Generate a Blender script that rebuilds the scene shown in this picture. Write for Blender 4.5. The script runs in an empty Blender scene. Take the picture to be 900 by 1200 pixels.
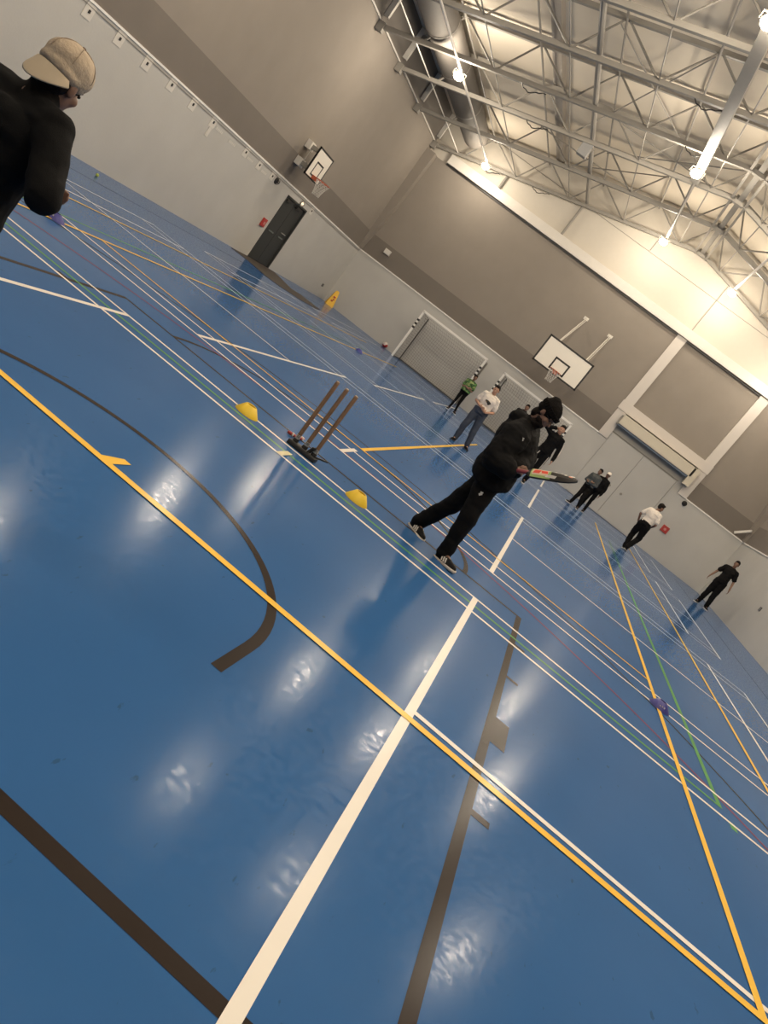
import bpy, bmesh, math, random
from mathutils import Vector, Matrix, noise
random.seed(7)
SC = bpy.context.scene
COL = SC.collection
V = Vector
R = math.radians

# ------------------------------------------------------------------ camera
H = 1.507                       # camera height, metres
FPX = 957.8                     # focal length in pixels of the 900 x 1200 frame
YAW, PITCH, ROLL = -0.120903, 0.2035191, 0.6580109
_cy, _sy, _cp, _sp = math.cos(YAW), math.sin(YAW), math.cos(PITCH), math.sin(PITCH)
_f = V((_sy * _cp, _cy * _cp, -_sp)); _r = V((_cy, -_sy, 0)); _u = _r.cross(_f)
CR = math.cos(ROLL) * _r + math.sin(ROLL) * _u
CU = -math.sin(ROLL) * _r + math.cos(ROLL) * _u
cam_d = bpy.data.cameras.new('camera'); cam = bpy.data.objects.new('camera', cam_d); COL.objects.link(cam)
cam_d.sensor_fit = 'VERTICAL'; cam_d.sensor_height = 24.0; cam_d.lens = FPX / 1200 * 24.0
cam_d.clip_start = 0.05; cam_d.clip_end = 200
M = Matrix((CR, CU, -_f)).transposed().to_4x4(); M.translation = V((0, 0, H))
cam.matrix_world = M
SC.camera = cam
EYE = V((0, 0, H))

def ray(px, py):
    return _f + CR * ((px - 450) / FPX) - CU * ((py - 600) / FPX)
def at_y(px, py, y):
    d = ray(px, py); return EYE + d * (y / d.y)
def at_x(px, py, x):
    d = ray(px, py); return EYE + d * (x / d.x)
def on_floor(px, py, z=0.0):
    d = ray(px, py); return EYE + d * ((z - H) / d.z)

# ------------------------------------------------------------------ world, exposure
w = bpy.data.worlds.new('world'); SC.world = w; w.use_nodes = True
w.node_tree.nodes['Background'].inputs[0].default_value = (0.9, 0.85, 0.8, 1)
w.node_tree.nodes['Background'].inputs[1].default_value = 0.05
SC.view_settings.view_transform = 'Standard'; SC.view_settings.look = 'None'
SC.view_settings.gamma = 1; SC.view_settings.use_curve_mapping = False
SC.view_settings.exposure = 0.0
try:
    SC.cycles.use_denoising = True
    SC.cycles.denoiser = 'OPENIMAGEDENOISE'
    SC.cycles.max_bounces = 6; SC.cycles.diffuse_bounces = 4; SC.cycles.glossy_bounces = 3
    SC.cycles.transparent_max_bounces = 8
    SC.cycles.sample_clamp_indirect = 6
    SC.cycles.caustics_reflective = False; SC.cycles.caustics_refractive = False
except Exception: pass
LAMP_W = 540.0
LAMP_COL = (1.0, 0.865, 0.69)

# ------------------------------------------------------------------ materials
MATS = {}
def mat(name, col, rough=0.6, metal=0.0, noise_amt=0.0, nscale=8.0, bump=0.0, bscale=60.0, emit=None, spec=0.5, alpha=1.0):
    if name in MATS: return MATS[name]
    m = bpy.data.materials.new(name); m.use_nodes = True; nt = m.node_tree
    b = nt.nodes['Principled BSDF']
    b.inputs['Base Color'].default_value = (*col, 1); b.inputs['Roughness'].default_value = rough
    b.inputs['Metallic'].default_value = metal; b.inputs['Specular IOR Level'].default_value = spec
    if alpha < 1: b.inputs['Alpha'].default_value = alpha
    tc = nt.nodes.new('ShaderNodeTexCoord')
    n = nt.nodes.new('ShaderNodeTexNoise'); n.inputs['Scale'].default_value = nscale; n.inputs['Detail'].default_value = 5
    nt.links.new(tc.outputs['Object'], n.inputs['Vector'])
    mx = nt.nodes.new('ShaderNodeMix'); mx.data_type = 'RGBA'
    a = max(noise_amt, 0.02)
    mx.inputs[6].default_value = (*[c * (1 - a) for c in col], 1)
    mx.inputs[7].default_value = (*[min(1, c * (1 + a)) for c in col], 1)
    nt.links.new(n.outputs['Fac'], mx.inputs[0]); nt.links.new(mx.outputs[2], b.inputs['Base Color'])
    if bump > 0:
        n2 = nt.nodes.new('ShaderNodeTexNoise'); n2.inputs['Scale'].default_value = bscale; n2.inputs['Detail'].default_value = 4
        nt.links.new(tc.outputs['Object'], n2.inputs['Vector'])
        bp = nt.nodes.new('ShaderNodeBump'); bp.inputs['Strength'].default_value = bump; bp.inputs['Distance'].default_value = 0.01
        nt.links.new(n2.outputs['Fac'], bp.inputs['Height']); nt.links.new(bp.outputs['Normal'], b.inputs['Normal'])
    if emit:
        b.inputs['Emission Color'].default_value = (*emit[0], 1); b.inputs['Emission Strength'].default_value = emit[1]
    MATS[name] = m; return m

def floor_material():
    m = bpy.data.materials.new('blue_sports_floor'); m.use_nodes = True; nt = m.node_tree; L = nt.links
    b = nt.nodes['Principled BSDF']
    tc = nt.nodes.new('ShaderNodeTexCoord')
    def nz(scale, det=6, vec=None):
        n = nt.nodes.new('ShaderNodeTexNoise'); n.inputs['Scale'].default_value = scale; n.inputs['Detail'].default_value = det
        L.new(vec or tc.outputs['Object'], n.inputs['Vector']); return n
    def ramp(src, p0, c0, p1, c1):
        r = nt.nodes.new('ShaderNodeValToRGB'); r.color_ramp.elements[0].position = p0; r.color_ramp.elements[1].position = p1
        r.color_ramp.elements[0].color = c0; r.color_ramp.elements[1].color = c1; L.new(src, r.inputs[0]); return r
    big = nz(0.7, 5)
    base = ramp(big.outputs['Fac'], 0.3, (0.030, 0.104, 0.275, 1), 0.75, (0.036, 0.118, 0.305, 1))
    # dark rubber scuffs: short stretched marks
    mp = nt.nodes.new('ShaderNodeMapping'); mp.inputs['Scale'].default_value = (3.2, 1.1, 1); mp.inputs['Rotation'].default_value = (0, 0, 0.5)
    L.new(tc.outputs['Object'], mp.inputs[0])
    sc = nz(7.0, 5, mp.outputs[0]); sr = ramp(sc.outputs['Fac'], 0.685, (0, 0, 0, 1), 0.72, (1, 1, 1, 1))
    mx = nt.nodes.new('ShaderNodeMix'); mx.data_type = 'RGBA'
    sm = nt.nodes.new('ShaderNodeMath'); sm.operation = 'MULTIPLY'; sm.inputs[1].default_value = 0.5
    L.new(sr.outputs[0], sm.inputs[0]); L.new(sm.outputs[0], mx.inputs[0]); L.new(base.outputs[0], mx.inputs[6]); mx.inputs[7].default_value = (0.02, 0.05, 0.09, 1)
    L.new(mx.outputs[2], b.inputs['Base Color'])
    rn = nz(26.0, 12); rr = nt.nodes.new('ShaderNodeMapRange'); rr.inputs[1].default_value = 0.3; rr.inputs[2].default_value = 0.7
    rr.inputs[3].default_value = 0.10; rr.inputs[4].default_value = 0.24
    L.new(rn.outputs['Fac'], rr.inputs[0]); L.new(rr.outputs[0], b.inputs['Roughness'])
    # fine scratches
    mp2 = nt.nodes.new('ShaderNodeMapping'); mp2.inputs['Scale'].default_value = (26, 5, 1); mp2.inputs['Rotation'].default_value = (0, 0, 0.5)
    L.new(tc.outputs['Object'], mp2.inputs[0])
    s2 = nz(2.2, 8, mp2.outputs[0]); s3 = nz(70, 4)
    ad = nt.nodes.new('ShaderNodeMath'); ad.operation = 'ADD'; L.new(s2.outputs['Fac'], ad.inputs[0]); L.new(s3.outputs['Fac'], ad.inputs[1])
    bp = nt.nodes.new('ShaderNodeBump'); bp.inputs['Strength'].default_value = 0.16; bp.inputs['Distance'].default_value = 0.0010
    L.new(ad.outputs[0], bp.inputs['Height']); L.new(bp.outputs['Normal'], b.inputs['Normal'])
    b.inputs['Specular IOR Level'].default_value = 0.036
    return m

M_floor = floor_material()
def paint(name, c): return mat(name, c, 0.22, noise_amt=0.08, nscale=3, spec=0.045)
P_white = paint('line_white', (0.78, 0.75, 0.70)); P_yellow = paint('line_yellow', (0.80, 0.50, 0.08))
P_green = paint('line_green', (0.10, 0.30, 0.10)); P_red = paint('line_red', (0.22, 0.06, 0.09))
P_brown = paint('line_brown', (0.028, 0.021, 0.018)); P_dark = paint('line_dark', (0.03, 0.04, 0.055))
M_lower = mat('lower_wall_paint', (0.50, 0.49, 0.465), 0.5, noise_amt=0.10, nscale=0.9, bump=0.15, bscale=25)
M_upper = mat('upper_wall_fabric', (0.265, 0.235, 0.203), 0.9, noise_amt=0.08, nscale=1.5, bump=0.2, bscale=120)
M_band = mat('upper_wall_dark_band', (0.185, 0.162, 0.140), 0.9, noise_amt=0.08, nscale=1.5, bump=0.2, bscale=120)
M_white = mat('white_paint', (0.66, 0.63, 0.58), 0.45, noise_amt=0.04)
M_steel = mat('grey_steel', (0.25, 0.235, 0.21), 0.5, noise_amt=0.06)
M_roof = mat('roof_lining', (0.64, 0.575, 0.475), 0.8, noise_amt=0.03, nscale=1.0)
M_gable = mat('gable_paint', (0.55, 0.51, 0.445), 0.7, noise_amt=0.03)
M_duct = mat('duct_fabric', (0.13, 0.118, 0.105), 0.75, noise_amt=0.08, nscale=2, bump=0.2, bscale=10)
M_black = mat('black_plastic', (0.018, 0.017, 0.017), 0.45)
M_door = mat('door_charcoal', (0.030, 0.032, 0.031), 0.5, noise_amt=0.1)
M_chrome = mat('brushed_metal', (0.62, 0.62, 0.60), 0.3, metal=0.9)
M_red = mat('red_plastic', (0.40, 0.035, 0.03), 0.4)
M_rim = mat('hoop_orange', (0.42, 0.09, 0.04), 0.45)
M_net = mat('net_cord', (0.62, 0.60, 0.56), 0.9)
M_goalnet = mat('goal_net_cord', (0.20, 0.185, 0.165), 0.9)
M_goal = mat('goal_white', (0.88, 0.86, 0.82), 0.4)
M_board = mat('board_white', (0.80, 0.76, 0.68), 0.4)
M_wood = mat('stump_wood', (0.20, 0.115, 0.062), 0.6, noise_amt=0.35, nscale=30)
M_woodtop = mat('stump_tip', (0.55, 0.42, 0.28), 0.6, noise_amt=0.2, nscale=30)
M_yplast = mat('yellow_plastic', (0.82, 0.56, 0.03), 0.5)
M_ysign = mat('yellow_sign', (0.80, 0.46, 0.02), 0.45)
M_blue = mat('blue_plastic', (0.035, 0.035, 0.22), 0.45)
M_skin = mat('skin_light', (0.44, 0.25, 0.17), 0.55, noise_amt=0.1, nscale=20)
M_skin2 = mat('skin_tan', (0.20, 0.11, 0.075), 0.55, noise_amt=0.1, nscale=20)
M_hair = mat('dark_hair', (0.012, 0.009, 0.008), spec=0.12, rough=0.7, noise_amt=0.4, nscale=80, bump=0.5, bscale=200)
M_bcloth = mat('black_cloth', (0.006, 0.006, 0.0065), spec=0.12, rough=0.85, noise_amt=0.2, nscale=6, bump=0.3, bscale=300)
M_bcloth2 = mat('black_cotton', (0.009, 0.0085, 0.0085), spec=0.12, rough=0.85, noise_amt=0.2, nscale=6, bump=0.3, bscale=200)
M_wcloth = mat('white_cotton', (0.72, 0.66, 0.60), 0.85, noise_amt=0.04, bump=0.3, bscale=60)
M_navy = mat('navy_denim', (0.035, 0.045, 0.070), 0.8, noise_amt=0.15, nscale=30)
M_greycl = mat('grey_jersey', (0.055, 0.062, 0.065), 0.8, noise_amt=0.15, nscale=12)
M_cap = mat('beige_cotton', (0.44, 0.36, 0.27), 0.85, noise_amt=0.18, nscale=18, bump=0.4, bscale=90)
M_knit = mat('black_knit', (0.008, 0.007, 0.007), spec=0.12, rough=0.95, noise_amt=0.3, nscale=60, bump=0.8, bscale=160)
M_sole = mat('shoe_sole', (0.60, 0.55, 0.48), 0.6)
M_shoe = mat('shoe_black', (0.008, 0.008, 0.009), 0.6, spec=.15)
M_mat = mat('brown_rubber', (0.060, 0.048, 0.040), 0.6, noise_amt=0.2)

# ------------------------------------------------------------------ helpers
def tag(o, label=None, cat=None, group=None, kind=None):
    if label: o['label'] = label
    if cat: o['category'] = cat
    if group: o['group'] = group
    if kind: o['kind'] = kind
    return o
def obj(name, bm, m, parent=None, smooth=False, **kw):
    """bm holds coordinates in the parent's own frame"""
    me = bpy.data.meshes.new(name)
    if isinstance(bm, bmesh.types.BMesh):
        bmesh.ops.recalc_face_normals(bm, faces=bm.faces[:])
        bm.to_mesh(me); bm.free()
    else: me = bm
    if m is not None:
        me.materials.clear()
        for mm in (m if isinstance(m, (list, tuple)) else [m]): me.materials.append(mm)
    if smooth:
        for p_ in me.polygons: p_.use_smooth = True
    o = bpy.data.objects.new(name, me); COL.objects.link(o)
    if parent: o.parent = parent
    return tag(o, **kw)
def thing(name, label, cat, loc=(0, 0, 0), group=None, rot=0.0):
    o = bpy.data.objects.new(name, None); COL.objects.link(o); o.location = loc; o.rotation_euler = (0, 0, rot)
    o.empty_display_size = 0.1
    return tag(o, label, cat, group)
def solo(name, bm, m, loc, label, cat, group=None, smooth=False):
    o = obj(name, bm, m, None, smooth); o.location = loc; return tag(o, label, cat, group)
def BM(): return bmesh.new()
def box(bm, x0, x1, y0, y1, z0, z1, bev=0.0):
    r = bmesh.ops.create_cube(bm, size=1)
    for v in r['verts']:
        v.co = V(((x0 + x1) / 2 + v.co.x * (x1 - x0), (y0 + y1) / 2 + v.co.y * (y1 - y0), (z0 + z1) / 2 + v.co.z * (z1 - z0)))
    if bev > 0:
        es = list({e for v in r['verts'] for e in v.link_edges})
        bmesh.ops.bevel(bm, geom=es, offset=bev, segments=2, affect='EDGES', profile=0.7)
    return bm
def tube(bm, a, b, r0, r1=None, n=8, caps=True):
    a, b = V(a), V(b); r1 = r0 if r1 is None else r1
    d = (b - a); 
    if d.length < 1e-6: return bm
    d.normalize(); s = d.orthogonal().normalized(); t = d.cross(s)
    A = [bm.verts.new(a + (s * math.cos(i * 2 * math.pi / n) + t * math.sin(i * 2 * math.pi / n)) * r0) for i in range(n)]
    B = [bm.verts.new(b + (s * math.cos(i * 2 * math.pi / n) + t * math.sin(i * 2 * math.pi / n)) * r1) for i in range(n)]
    for i in range(n): bm.faces.new((A[i], A[(i + 1) % n], B[(i + 1) % n], B[i]))
    if caps: bm.faces.new(A[::-1]); bm.faces.new(B)
    return bm
def bar(bm, a, b, w_, h_, up=(0, 0, 1)):
    a, b = V(a), V(b); d = (b - a).normalized(); s = d.cross(V(up)).normalized(); t = s.cross(d)
    A = [bm.verts.new(a + s * sx * w_ / 2 + t * sy * h_ / 2) for sx, sy in ((-1, -1), (1, -1), (1, 1), (-1, 1))]
    B = [bm.verts.new(b + s * sx * w_ / 2 + t * sy * h_ / 2) for sx, sy in ((-1, -1), (1, -1), (1, 1), (-1, 1))]
    for i in range(4): bm.faces.new((A[i], A[(i + 1) % 4], B[(i + 1) % 4], B[i]))
    bm.faces.new(A[::-1]); bm.faces.new(B); return bm
def path_tube(bm, pts, r, n=6):
    for a, b in zip(pts[:-1], pts[1:]): tube(bm, a, b, r, r, n)
    return bm
def ell(bm, c, rad, axes=None, seg=16, rings=10):
    r = bmesh.ops.create_uvsphere(bm, u_segments=seg, v_segments=rings, radius=1)
    for v in r['verts']:
        p_ = V((v.co.x * rad[0], v.co.y * rad[1], v.co.z * rad[2]))
        v.co = V(c) + (axes @ p_ if axes is not None else p_)
    return bm
def cone2(bm, a, ra, b, rb, n=14):
    a, b = V(a), V(b)
    tube(bm, a, b, ra, rb, n)
    ell(bm, a, (ra, ra, ra), None, n, 8); ell(bm, b, (rb, rb, rb), None, n, 8)
    return bm
def lathe(bm, prof, n=24, c=(0, 0, 0)):
    rows = []
    for r_, z in prof:
        if r_ < 1e-5: rows.append([bm.verts.new((c[0], c[1], c[2] + z))])
        else: rows.append([bm.verts.new((c[0] + r_ * math.cos(i * 2 * math.pi / n), c[1] + r_ * math.sin(i * 2 * math.pi / n), c[2] + z)) for i in range(n)])
    for A, B in zip(rows[:-1], rows[1:]):
        for i in range(n):
            j = (i + 1) % n
            f = [A[i % len(A)], A[j % len(A)], B[j % len(B)], B[i % len(B)]]
            u = []
            for q in f:
                if q not in u: u.append(q)
            if len(u) > 2:
                try: bm.faces.new(u)
                except ValueError: pass
    return bm
def poly(bm, pts, z0, z1):
    A = [bm.verts.new((x, y, z0)) for x, y in pts]; B = [bm.verts.new((x, y, z1)) for x, y in pts]
    n = len(pts); bm.faces.new(A[::-1]); bm.faces.new(B)
    for i in range(n): bm.faces.new((A[i], A[(i + 1) % n], B[(i + 1) % n], B[i]))
    return bm

# ================================================================== SETTING
XL, XR, YB, YF = -11.18, 7.42, 32.4, -5.0
TRIM = 2.46
def zb(x): return 9.70 - (0.23 * (-0.48 - x) if x < -0.48 else 0.205 * (x + 0.48))   # bottom chord
def zr(x): return zb(x) + 1.32                                                        # roof lining

bm = BM(); box(bm, XL - .3, XR + .3, YF - .3, YB + .3, -0.2, 0)
floor = obj('floor', bm, M_floor, kind='structure')

LZ = [0.0012]
def line_piece(pts_fn, m, name='court_line', label=None, lift=0.0):
    bm = BM(); pts_fn(bm, LZ[0] + lift)
    return obj(name, bm, m, floor, label=label)
def flat(bm, x0, x1, y0, y1, z):
    vs = [bm.verts.new(q) for q in ((x0, y0, z), (x1, y0, z), (x1, y1, z), (x0, y1, z))]
    bm.faces.new(vs)
LINE_N = [0]
def xline(y, x0, x1, wd, m, name, label=None):
    LINE_N[0] += 1; z = 0.001 + 0.00006 * LINE_N[0]
    bm = BM(); flat(bm, x0, x1, y - wd / 2, y + wd / 2, z); return obj(name, bm, m, floor, label=label)
def yline(x, y0, y1, wd, m, name, label=None):
    LINE_N[0] += 1; z = 0.001 + 0.00006 * LINE_N[0]
    bm = BM(); flat(bm, x - wd / 2, x + wd / 2, y0, y1, z); return obj(name, bm, m, floor, label=label)
def arc(cx, cy, r, a0, a1, wd, m, name, n=48, label=None):
    LINE_N[0] += 1; z = 0.001 + 0.00006 * LINE_N[0]
    bm = BM(); pr = None
    for i in range(n + 1):
        a = R(a0 + (a1 - a0) * i / n); c, s = math.cos(a), math.sin(a)
        q = (bm.verts.new((cx + (r - wd / 2) * c, cy + (r - wd / 2) * s, z)), bm.verts.new((cx + (r + wd / 2) * c, cy + (r + wd / 2) * s, z)))
        if pr: bm.faces.new((pr[0], pr[1], q[1], q[0]))
        pr = q
    return obj(name, bm, m, floor, label=label)
CX = -1.77
# basketball markings (brown, black)
yline(0.665, 1.64, 7.42, .055, P_brown, 'key_line', 'broad brown side line of the basketball key')
yline(2 * CX - .665, 1.64, 7.42, .055, P_brown, 'key_line')
xline(7.40, 2 * CX - .69, .69, .05, P_brown, 'key_line')
xline(1.67, -9.5, 6, .06, P_brown, 'base_line', 'brown basketball base line')
for sx in (1, -1):
    for (y, wy) in ((6.45, .05), (5.55, .05), (4.50, .40), (3.44, .06)):
        xa, xb = .69, .79
        if sx < 0: xa, xb = 2 * CX - .79, 2 * CX - .69
        xline(y, xa, xb, wy, P_brown, 'key_mark')
arc(CX, 3.24, 1.27, 0, 180, .055, P_brown, 'semicircle_line', label='brown no-charge semicircle')
yline(CX + 1.27, 2.9, 3.24, .055, P_brown, 'semicircle_line'); yline(CX - 1.27, 2.9, 3.24, .055, P_brown, 'semicircle_line')
arc(CX, 7.40, 1.80, 0, 180, .05, P_brown, 'semicircle_line')
arc(CX, 3.3, 6.33, 2, 178, .045, P_dark, 'three_point_line', 72, 'dark thin three-point arc')
arc(CX, 0.95, 7.4, 30, 150, .035, P_red, 'red_arc_line', 72, 'faint red arc')
yline(5.95, -4, 30, .03, P_dark, 'edge_line'); yline(-9.65, -4, 30, .03, P_dark, 'edge_line')
# green
xline(6.60, -6.25, 2.71, .045, P_green, 'green_court_line', 'thin green line'); yline(2.71, 6.58, 24.0, .05, P_green, 'green_court_line'); yline(-6.25, 6.58, 24.0, .04, P_green, 'green_court_line')
yline(2.78, 6.28, 6.42, .06, P_green, 'green_court_line')
# badminton courts (white)
for (ya, yb) in ((0.78, 6.85), (8.29, 14.35), (16.56, 22.62), (24.1, 30.16)):
    ym = (ya + yb) / 2
    for y in (ya, ya + .46, yb - .46, yb): xline(y, CX - 6.70, CX + 6.70, .045, P_white, 'badminton_line')
    for x in (CX - 6.70, CX + 6.70): yline(x, ya - .02, yb + .02, .045, P_white, 'badminton_line')
    for x in (CX - 5.94, CX + 5.94): yline(x, ya, yb, .045, P_white, 'badminton_line')
    for x in (CX - 2.01, CX + 2.01): yline(x, ya - .02, yb + .02, .052, P_white, 'short_service_line')
    yc = 3.905 if ya < 1 else ym
    xline(yc, CX + 2.01, CX + 6.7, .048, P_white, 'badminton_line'); xline(yc, CX - 6.7, CX - 2.01, .045, P_white, 'badminton_line')
# yellow
xline(3.79, -9.3, 5.8, .062, P_yellow, 'yellow_court_line', 'long yellow line across the near floor')
bm = BM(); z = .004; vs = [bm.verts.new(q) for q in ((CX - .05, 3.81, z), (CX + .03, 3.81, z), (CX + .05, 3.99, z), (CX, 3.99, z))]; bm.faces.new(vs); obj('centre_tick', bm, P_yellow, floor)
xline(9.19, -5.87, 2.33, .045, P_yellow, 'yellow_court_line')
yline(2.335, 3.76, 26.9, .05, P_yellow, 'yellow_court_line'); yline(-5.9, 3.76, 26.9, .05, P_yellow, 'yellow_court_line')
yline(3.71, 3.76, 27.2, .05, P_yellow, 'yellow_court_line'); yline(-7.30, 3.76, 27.2, .05, P_yellow, 'yellow_court_line')
yline(-1.76, 9.19, 21.6, .055, P_yellow, 'yellow_court_line'); yline(-1.76, 8.29, 8.9, .055, P_white, 'centre_tick')
yline(-1.76, 6.38, 6.66, .055, mat('line_cream', (.75, .68, .42), .35), 'centre_tick')

# ---- walls
def wall(name, bx, m, parent=None, **kw):
    bm = BM(); box(bm, *bx); return obj(name, bm, m, parent, **kw)
DY0, DY1, DZ = 24.27, 26.08, 2.22
wl = wall('wall_left', (XL - .25, XL, YF, DY0, 0, TRIM), M_lower, kind='structure')
def pane(name, parent, bx, m, **kw): return wall(name, bx, m, parent, **kw)
pane('wall_section', wl, (XL - .25, XL, DY1, YB + .2, 0, TRIM), M_lower)
pane('wall_section', wl, (XL - .25, XL, DY0, DY1, DZ, TRIM), M_lower)
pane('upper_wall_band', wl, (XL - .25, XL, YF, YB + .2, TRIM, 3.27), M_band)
pane('upper_wall_lining', wl, (XL - .25, XL, YF, YB + .2, 3.27, 7.36), M_upper)
pane('eaves_wall', wl, (XL - .25, XL, YF, YB + .2, 7.40, zr(XL) + .1), mat('eaves_shade_grey', (.15, .135, .12), .85))  # dark grey carries the shade of the duct on this wall
wall('trim_1', (XL - .02, XL + .03, YF, YB, TRIM, TRIM + .045), M_goal, kind='structure')
wall('trim_2', (XL - .02, XL + .015, YF, YB, TRIM - .07, TRIM - .055), M_steel, kind='structure')
wall('trim_3', (XL - .02, XL + .05, YF, YB, 7.36, 7.41), M_white, kind='structure')
# back wall, with the recess for the store doors
PX0, PX1, PX2, PX3 = .70, 1.10, 4.42, 4.80
wb = wall('wall_back', (XL, 1.12, YB, YB + .25, 0, TRIM), M_lower, kind='structure')
pane('wall_section', wb, (4.14, XR, YB, YB + .25, 0, TRIM), M_lower)
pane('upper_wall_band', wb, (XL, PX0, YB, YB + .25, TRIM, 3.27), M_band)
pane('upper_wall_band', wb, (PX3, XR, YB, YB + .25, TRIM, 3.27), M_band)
pane('upper_wall_lining', wb, (XL, PX0, YB, YB + .25, 3.27, 7.0), M_upper)
pane('upper_wall_lining', wb, (PX3, XR, YB, YB + .25, 3.27, 7.0), M_upper)
pane('upper_wall_lining', wb, (PX1 - .1, PX2 + .1, YB + .05, YB + .25, 3.9, 7.0), M_upper)
pane('recess_panel', wb, (PX0, PX3, YB + .12, YB + .25, 2.4, 4.0), M_lower)
# gable
bm = BM()
pts = [(XL, 7.0), (XR, 7.0), (XR, zr(XR) + .1), (-.48, zr(-.48) + .1), (XL, zr(XL) + .1)]
A = [bm.verts.new((x, YB + .03, z)) for x, z in pts]; B_ = [bm.verts.new((x, YB + .25, z)) for x, z in pts]
bm.faces.new(A); bm.faces.new(B_[::-1])
for i in range(5): bm.faces.new((A[i], A[(i + 1) % 5], B_[(i + 1) % 5], B_[i]))
obj('gable_panel', bm, M_gable, wb)
bm = BM(); box(bm, XL, XR, YB + .015, YB + .03, 8.745, 8.765); obj('panel_joint', bm, M_steel, wb)
wall('trim_4', (XL, PX0, YB - .035, YB + .02, TRIM, TRIM + .045), M_goal, kind='structure')
wall('trim_5', (PX3, XR, YB - .035, YB + .02, TRIM, TRIM + .045), M_goal, kind='structure')
# right wall, front wall
wr = wall('wall_right', (XR, XR + .25, YF, YB + .2, 0, TRIM), M_lower, kind='structure')
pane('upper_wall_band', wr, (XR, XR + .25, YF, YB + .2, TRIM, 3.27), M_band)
pane('upper_wall_lining', wr, (XR, XR + .25, YF, YB + .2, 3.27, zr(XR) + .1), M_upper)
wall('trim_6', (XR - .03, XR + .02, YF, YB, TRIM, TRIM + .045), M_goal, kind='structure')
wf = wall('wall_front', (XL - .2, XR + .2, YF - .25, YF, 0, TRIM), M_lower, kind='structure')
pane('upper_wall_lining', wf, (XL - .2, XR + .2, YF - .25, YF, TRIM, 11.2), M_upper)
# ceiling: two pitched slopes of roof lining
bm = BM()
xs = (XL - .3, -.48, XR + .3)
for z0 in (0, .12):
    pass
A = [bm.verts.new((x, YF - .3, zr(x))) for x in xs] + [bm.verts.new((x, YF - .3, zr(x) + .15)) for x in xs[::-1]]
B_ = [bm.verts.new((x, YB + .3, zr(x))) for x in xs] + [bm.verts.new((x, YB + .3, zr(x) + .15)) for x in xs[::-1]]
n = 6
for i in range(n): bm.faces.new((A[i], A[(i + 1) % n], B_[(i + 1) % n], B_[i]))
bm.faces.new(A[::-1]); bm.faces.new(B_)
ceil = obj('ceiling', bm, M_roof, kind='structure')
bm = BM(); box(bm, -6.92, -6.60, YF, YB, zr(-6.92) - .10, zr(-6.60)); obj('roof_rib', bm, mat('rib_grey', (.30, .27, .235), .6), ceil, label='broad grey rib running along the roof lining')

# ---- door in the left wall
d1 = obj('door_1', box(BM(), XL - .22, XL - .16, DY0, DY1, 0.0, DZ), M_door, kind='structure')
for (a, b, c, d) in ((DY0, DY0 + .06, 0, DZ), (DY1 - .06, DY1, 0, DZ), (DY0, DY1, DZ - .06, DZ)):
    obj('door_frame', box(BM(), XL - .16, XL + .012, a, b, c, d), M_door, d1)
ymid = (DY0 + DY1) / 2
for (a, b) in ((DY0 + .07, ymid - .006), (ymid + .006, DY1 - .07)):
    leaf = obj('door_leaf', box(BM(), XL - .12, XL - .05, a, b, .01, DZ - .07, .005), M_door, d1)
    yc = (a + b) / 2
    obj('push_bar', box(BM(), XL - .05, XL - .015, yc - .2, yc + .2, 1.0, 1.04, .008), mat('dull_metal', (.22, .25, .24), .4, metal=.6), leaf)
obj('door_handle', box(BM(), XL - .05, XL - .01, ymid + .28, ymid + .62, 1.16, 1.19, .006), M_chrome, leaf)
obj('door_closer', box(BM(), XL - .05, XL + .03, DY0 + .12, DY0 + .45, DZ - .18, DZ - .1, .01), M_black, d1)
obj('door_closer', box(BM(), XL - .05, XL + .03, ymid + .1, ymid + .5, DZ - .18, DZ - .1, .01), M_black, d1)
# brown strip of rubber flooring in front of the door, tapering to both ends
mp = [on_floor(260 + x / 6.43, 270 + y / 6.43) for x, y in ((70, 130), (185, 188), (345, 285), (400, 320), (520, 440), (600, 492), (742, 600), (710, 592), (600, 530), (440, 425), (330, 345), (180, 215))]
mp = [(max(q.x, XL + .01), q.y) for q in mp]
c0 = sum((V((x, y, 0)) for x, y in mp), V()) / len(mp)
bm = BM(); poly(bm, [(x - c0.x, y - c0.y) for x, y in mp], 0.0, .012)
solo('floor_mat', bm, M_mat, (c0.x, c0.y, 0), 'dark brown tapering mat on the floor before the double door', 'mat')

# ---- store doors in the back wall
d2 = obj('door_2', box(BM(), 1.12, 4.14, YB + .10, YB + .16, 0, 2.80), M_lower, kind='structure')
for (a, b) in ((1.135, 2.594), (2.606, 4.125)):
    leaf = obj('door_leaf', box(BM(), a, b, YB + .01, YB + .10, .015, 2.785, .004), M_lower, d2)
    hx = b - .28 if a < 2 else a + .25
    obj('door_lock', lathe(BM(), [(0, 0), (.05, 0), (.05, .02), (0, .02)], 12), M_steel, leaf)
    leaf.children[-1].rotation_euler = (R(90), 0, 0); leaf.children[-1].location = (hx, YB + .01, 1.15)
for x in (1.105, 4.155): obj('door_frame', box(BM(), x - .02, x + .02, YB - .01, YB + .1, 0, 2.8), M_lower, d2)
obj('door_frame', box(BM(), 1.08, 4.18, YB - .01, YB + .1, 2.80, 2.84), M_steel, d2)

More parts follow.
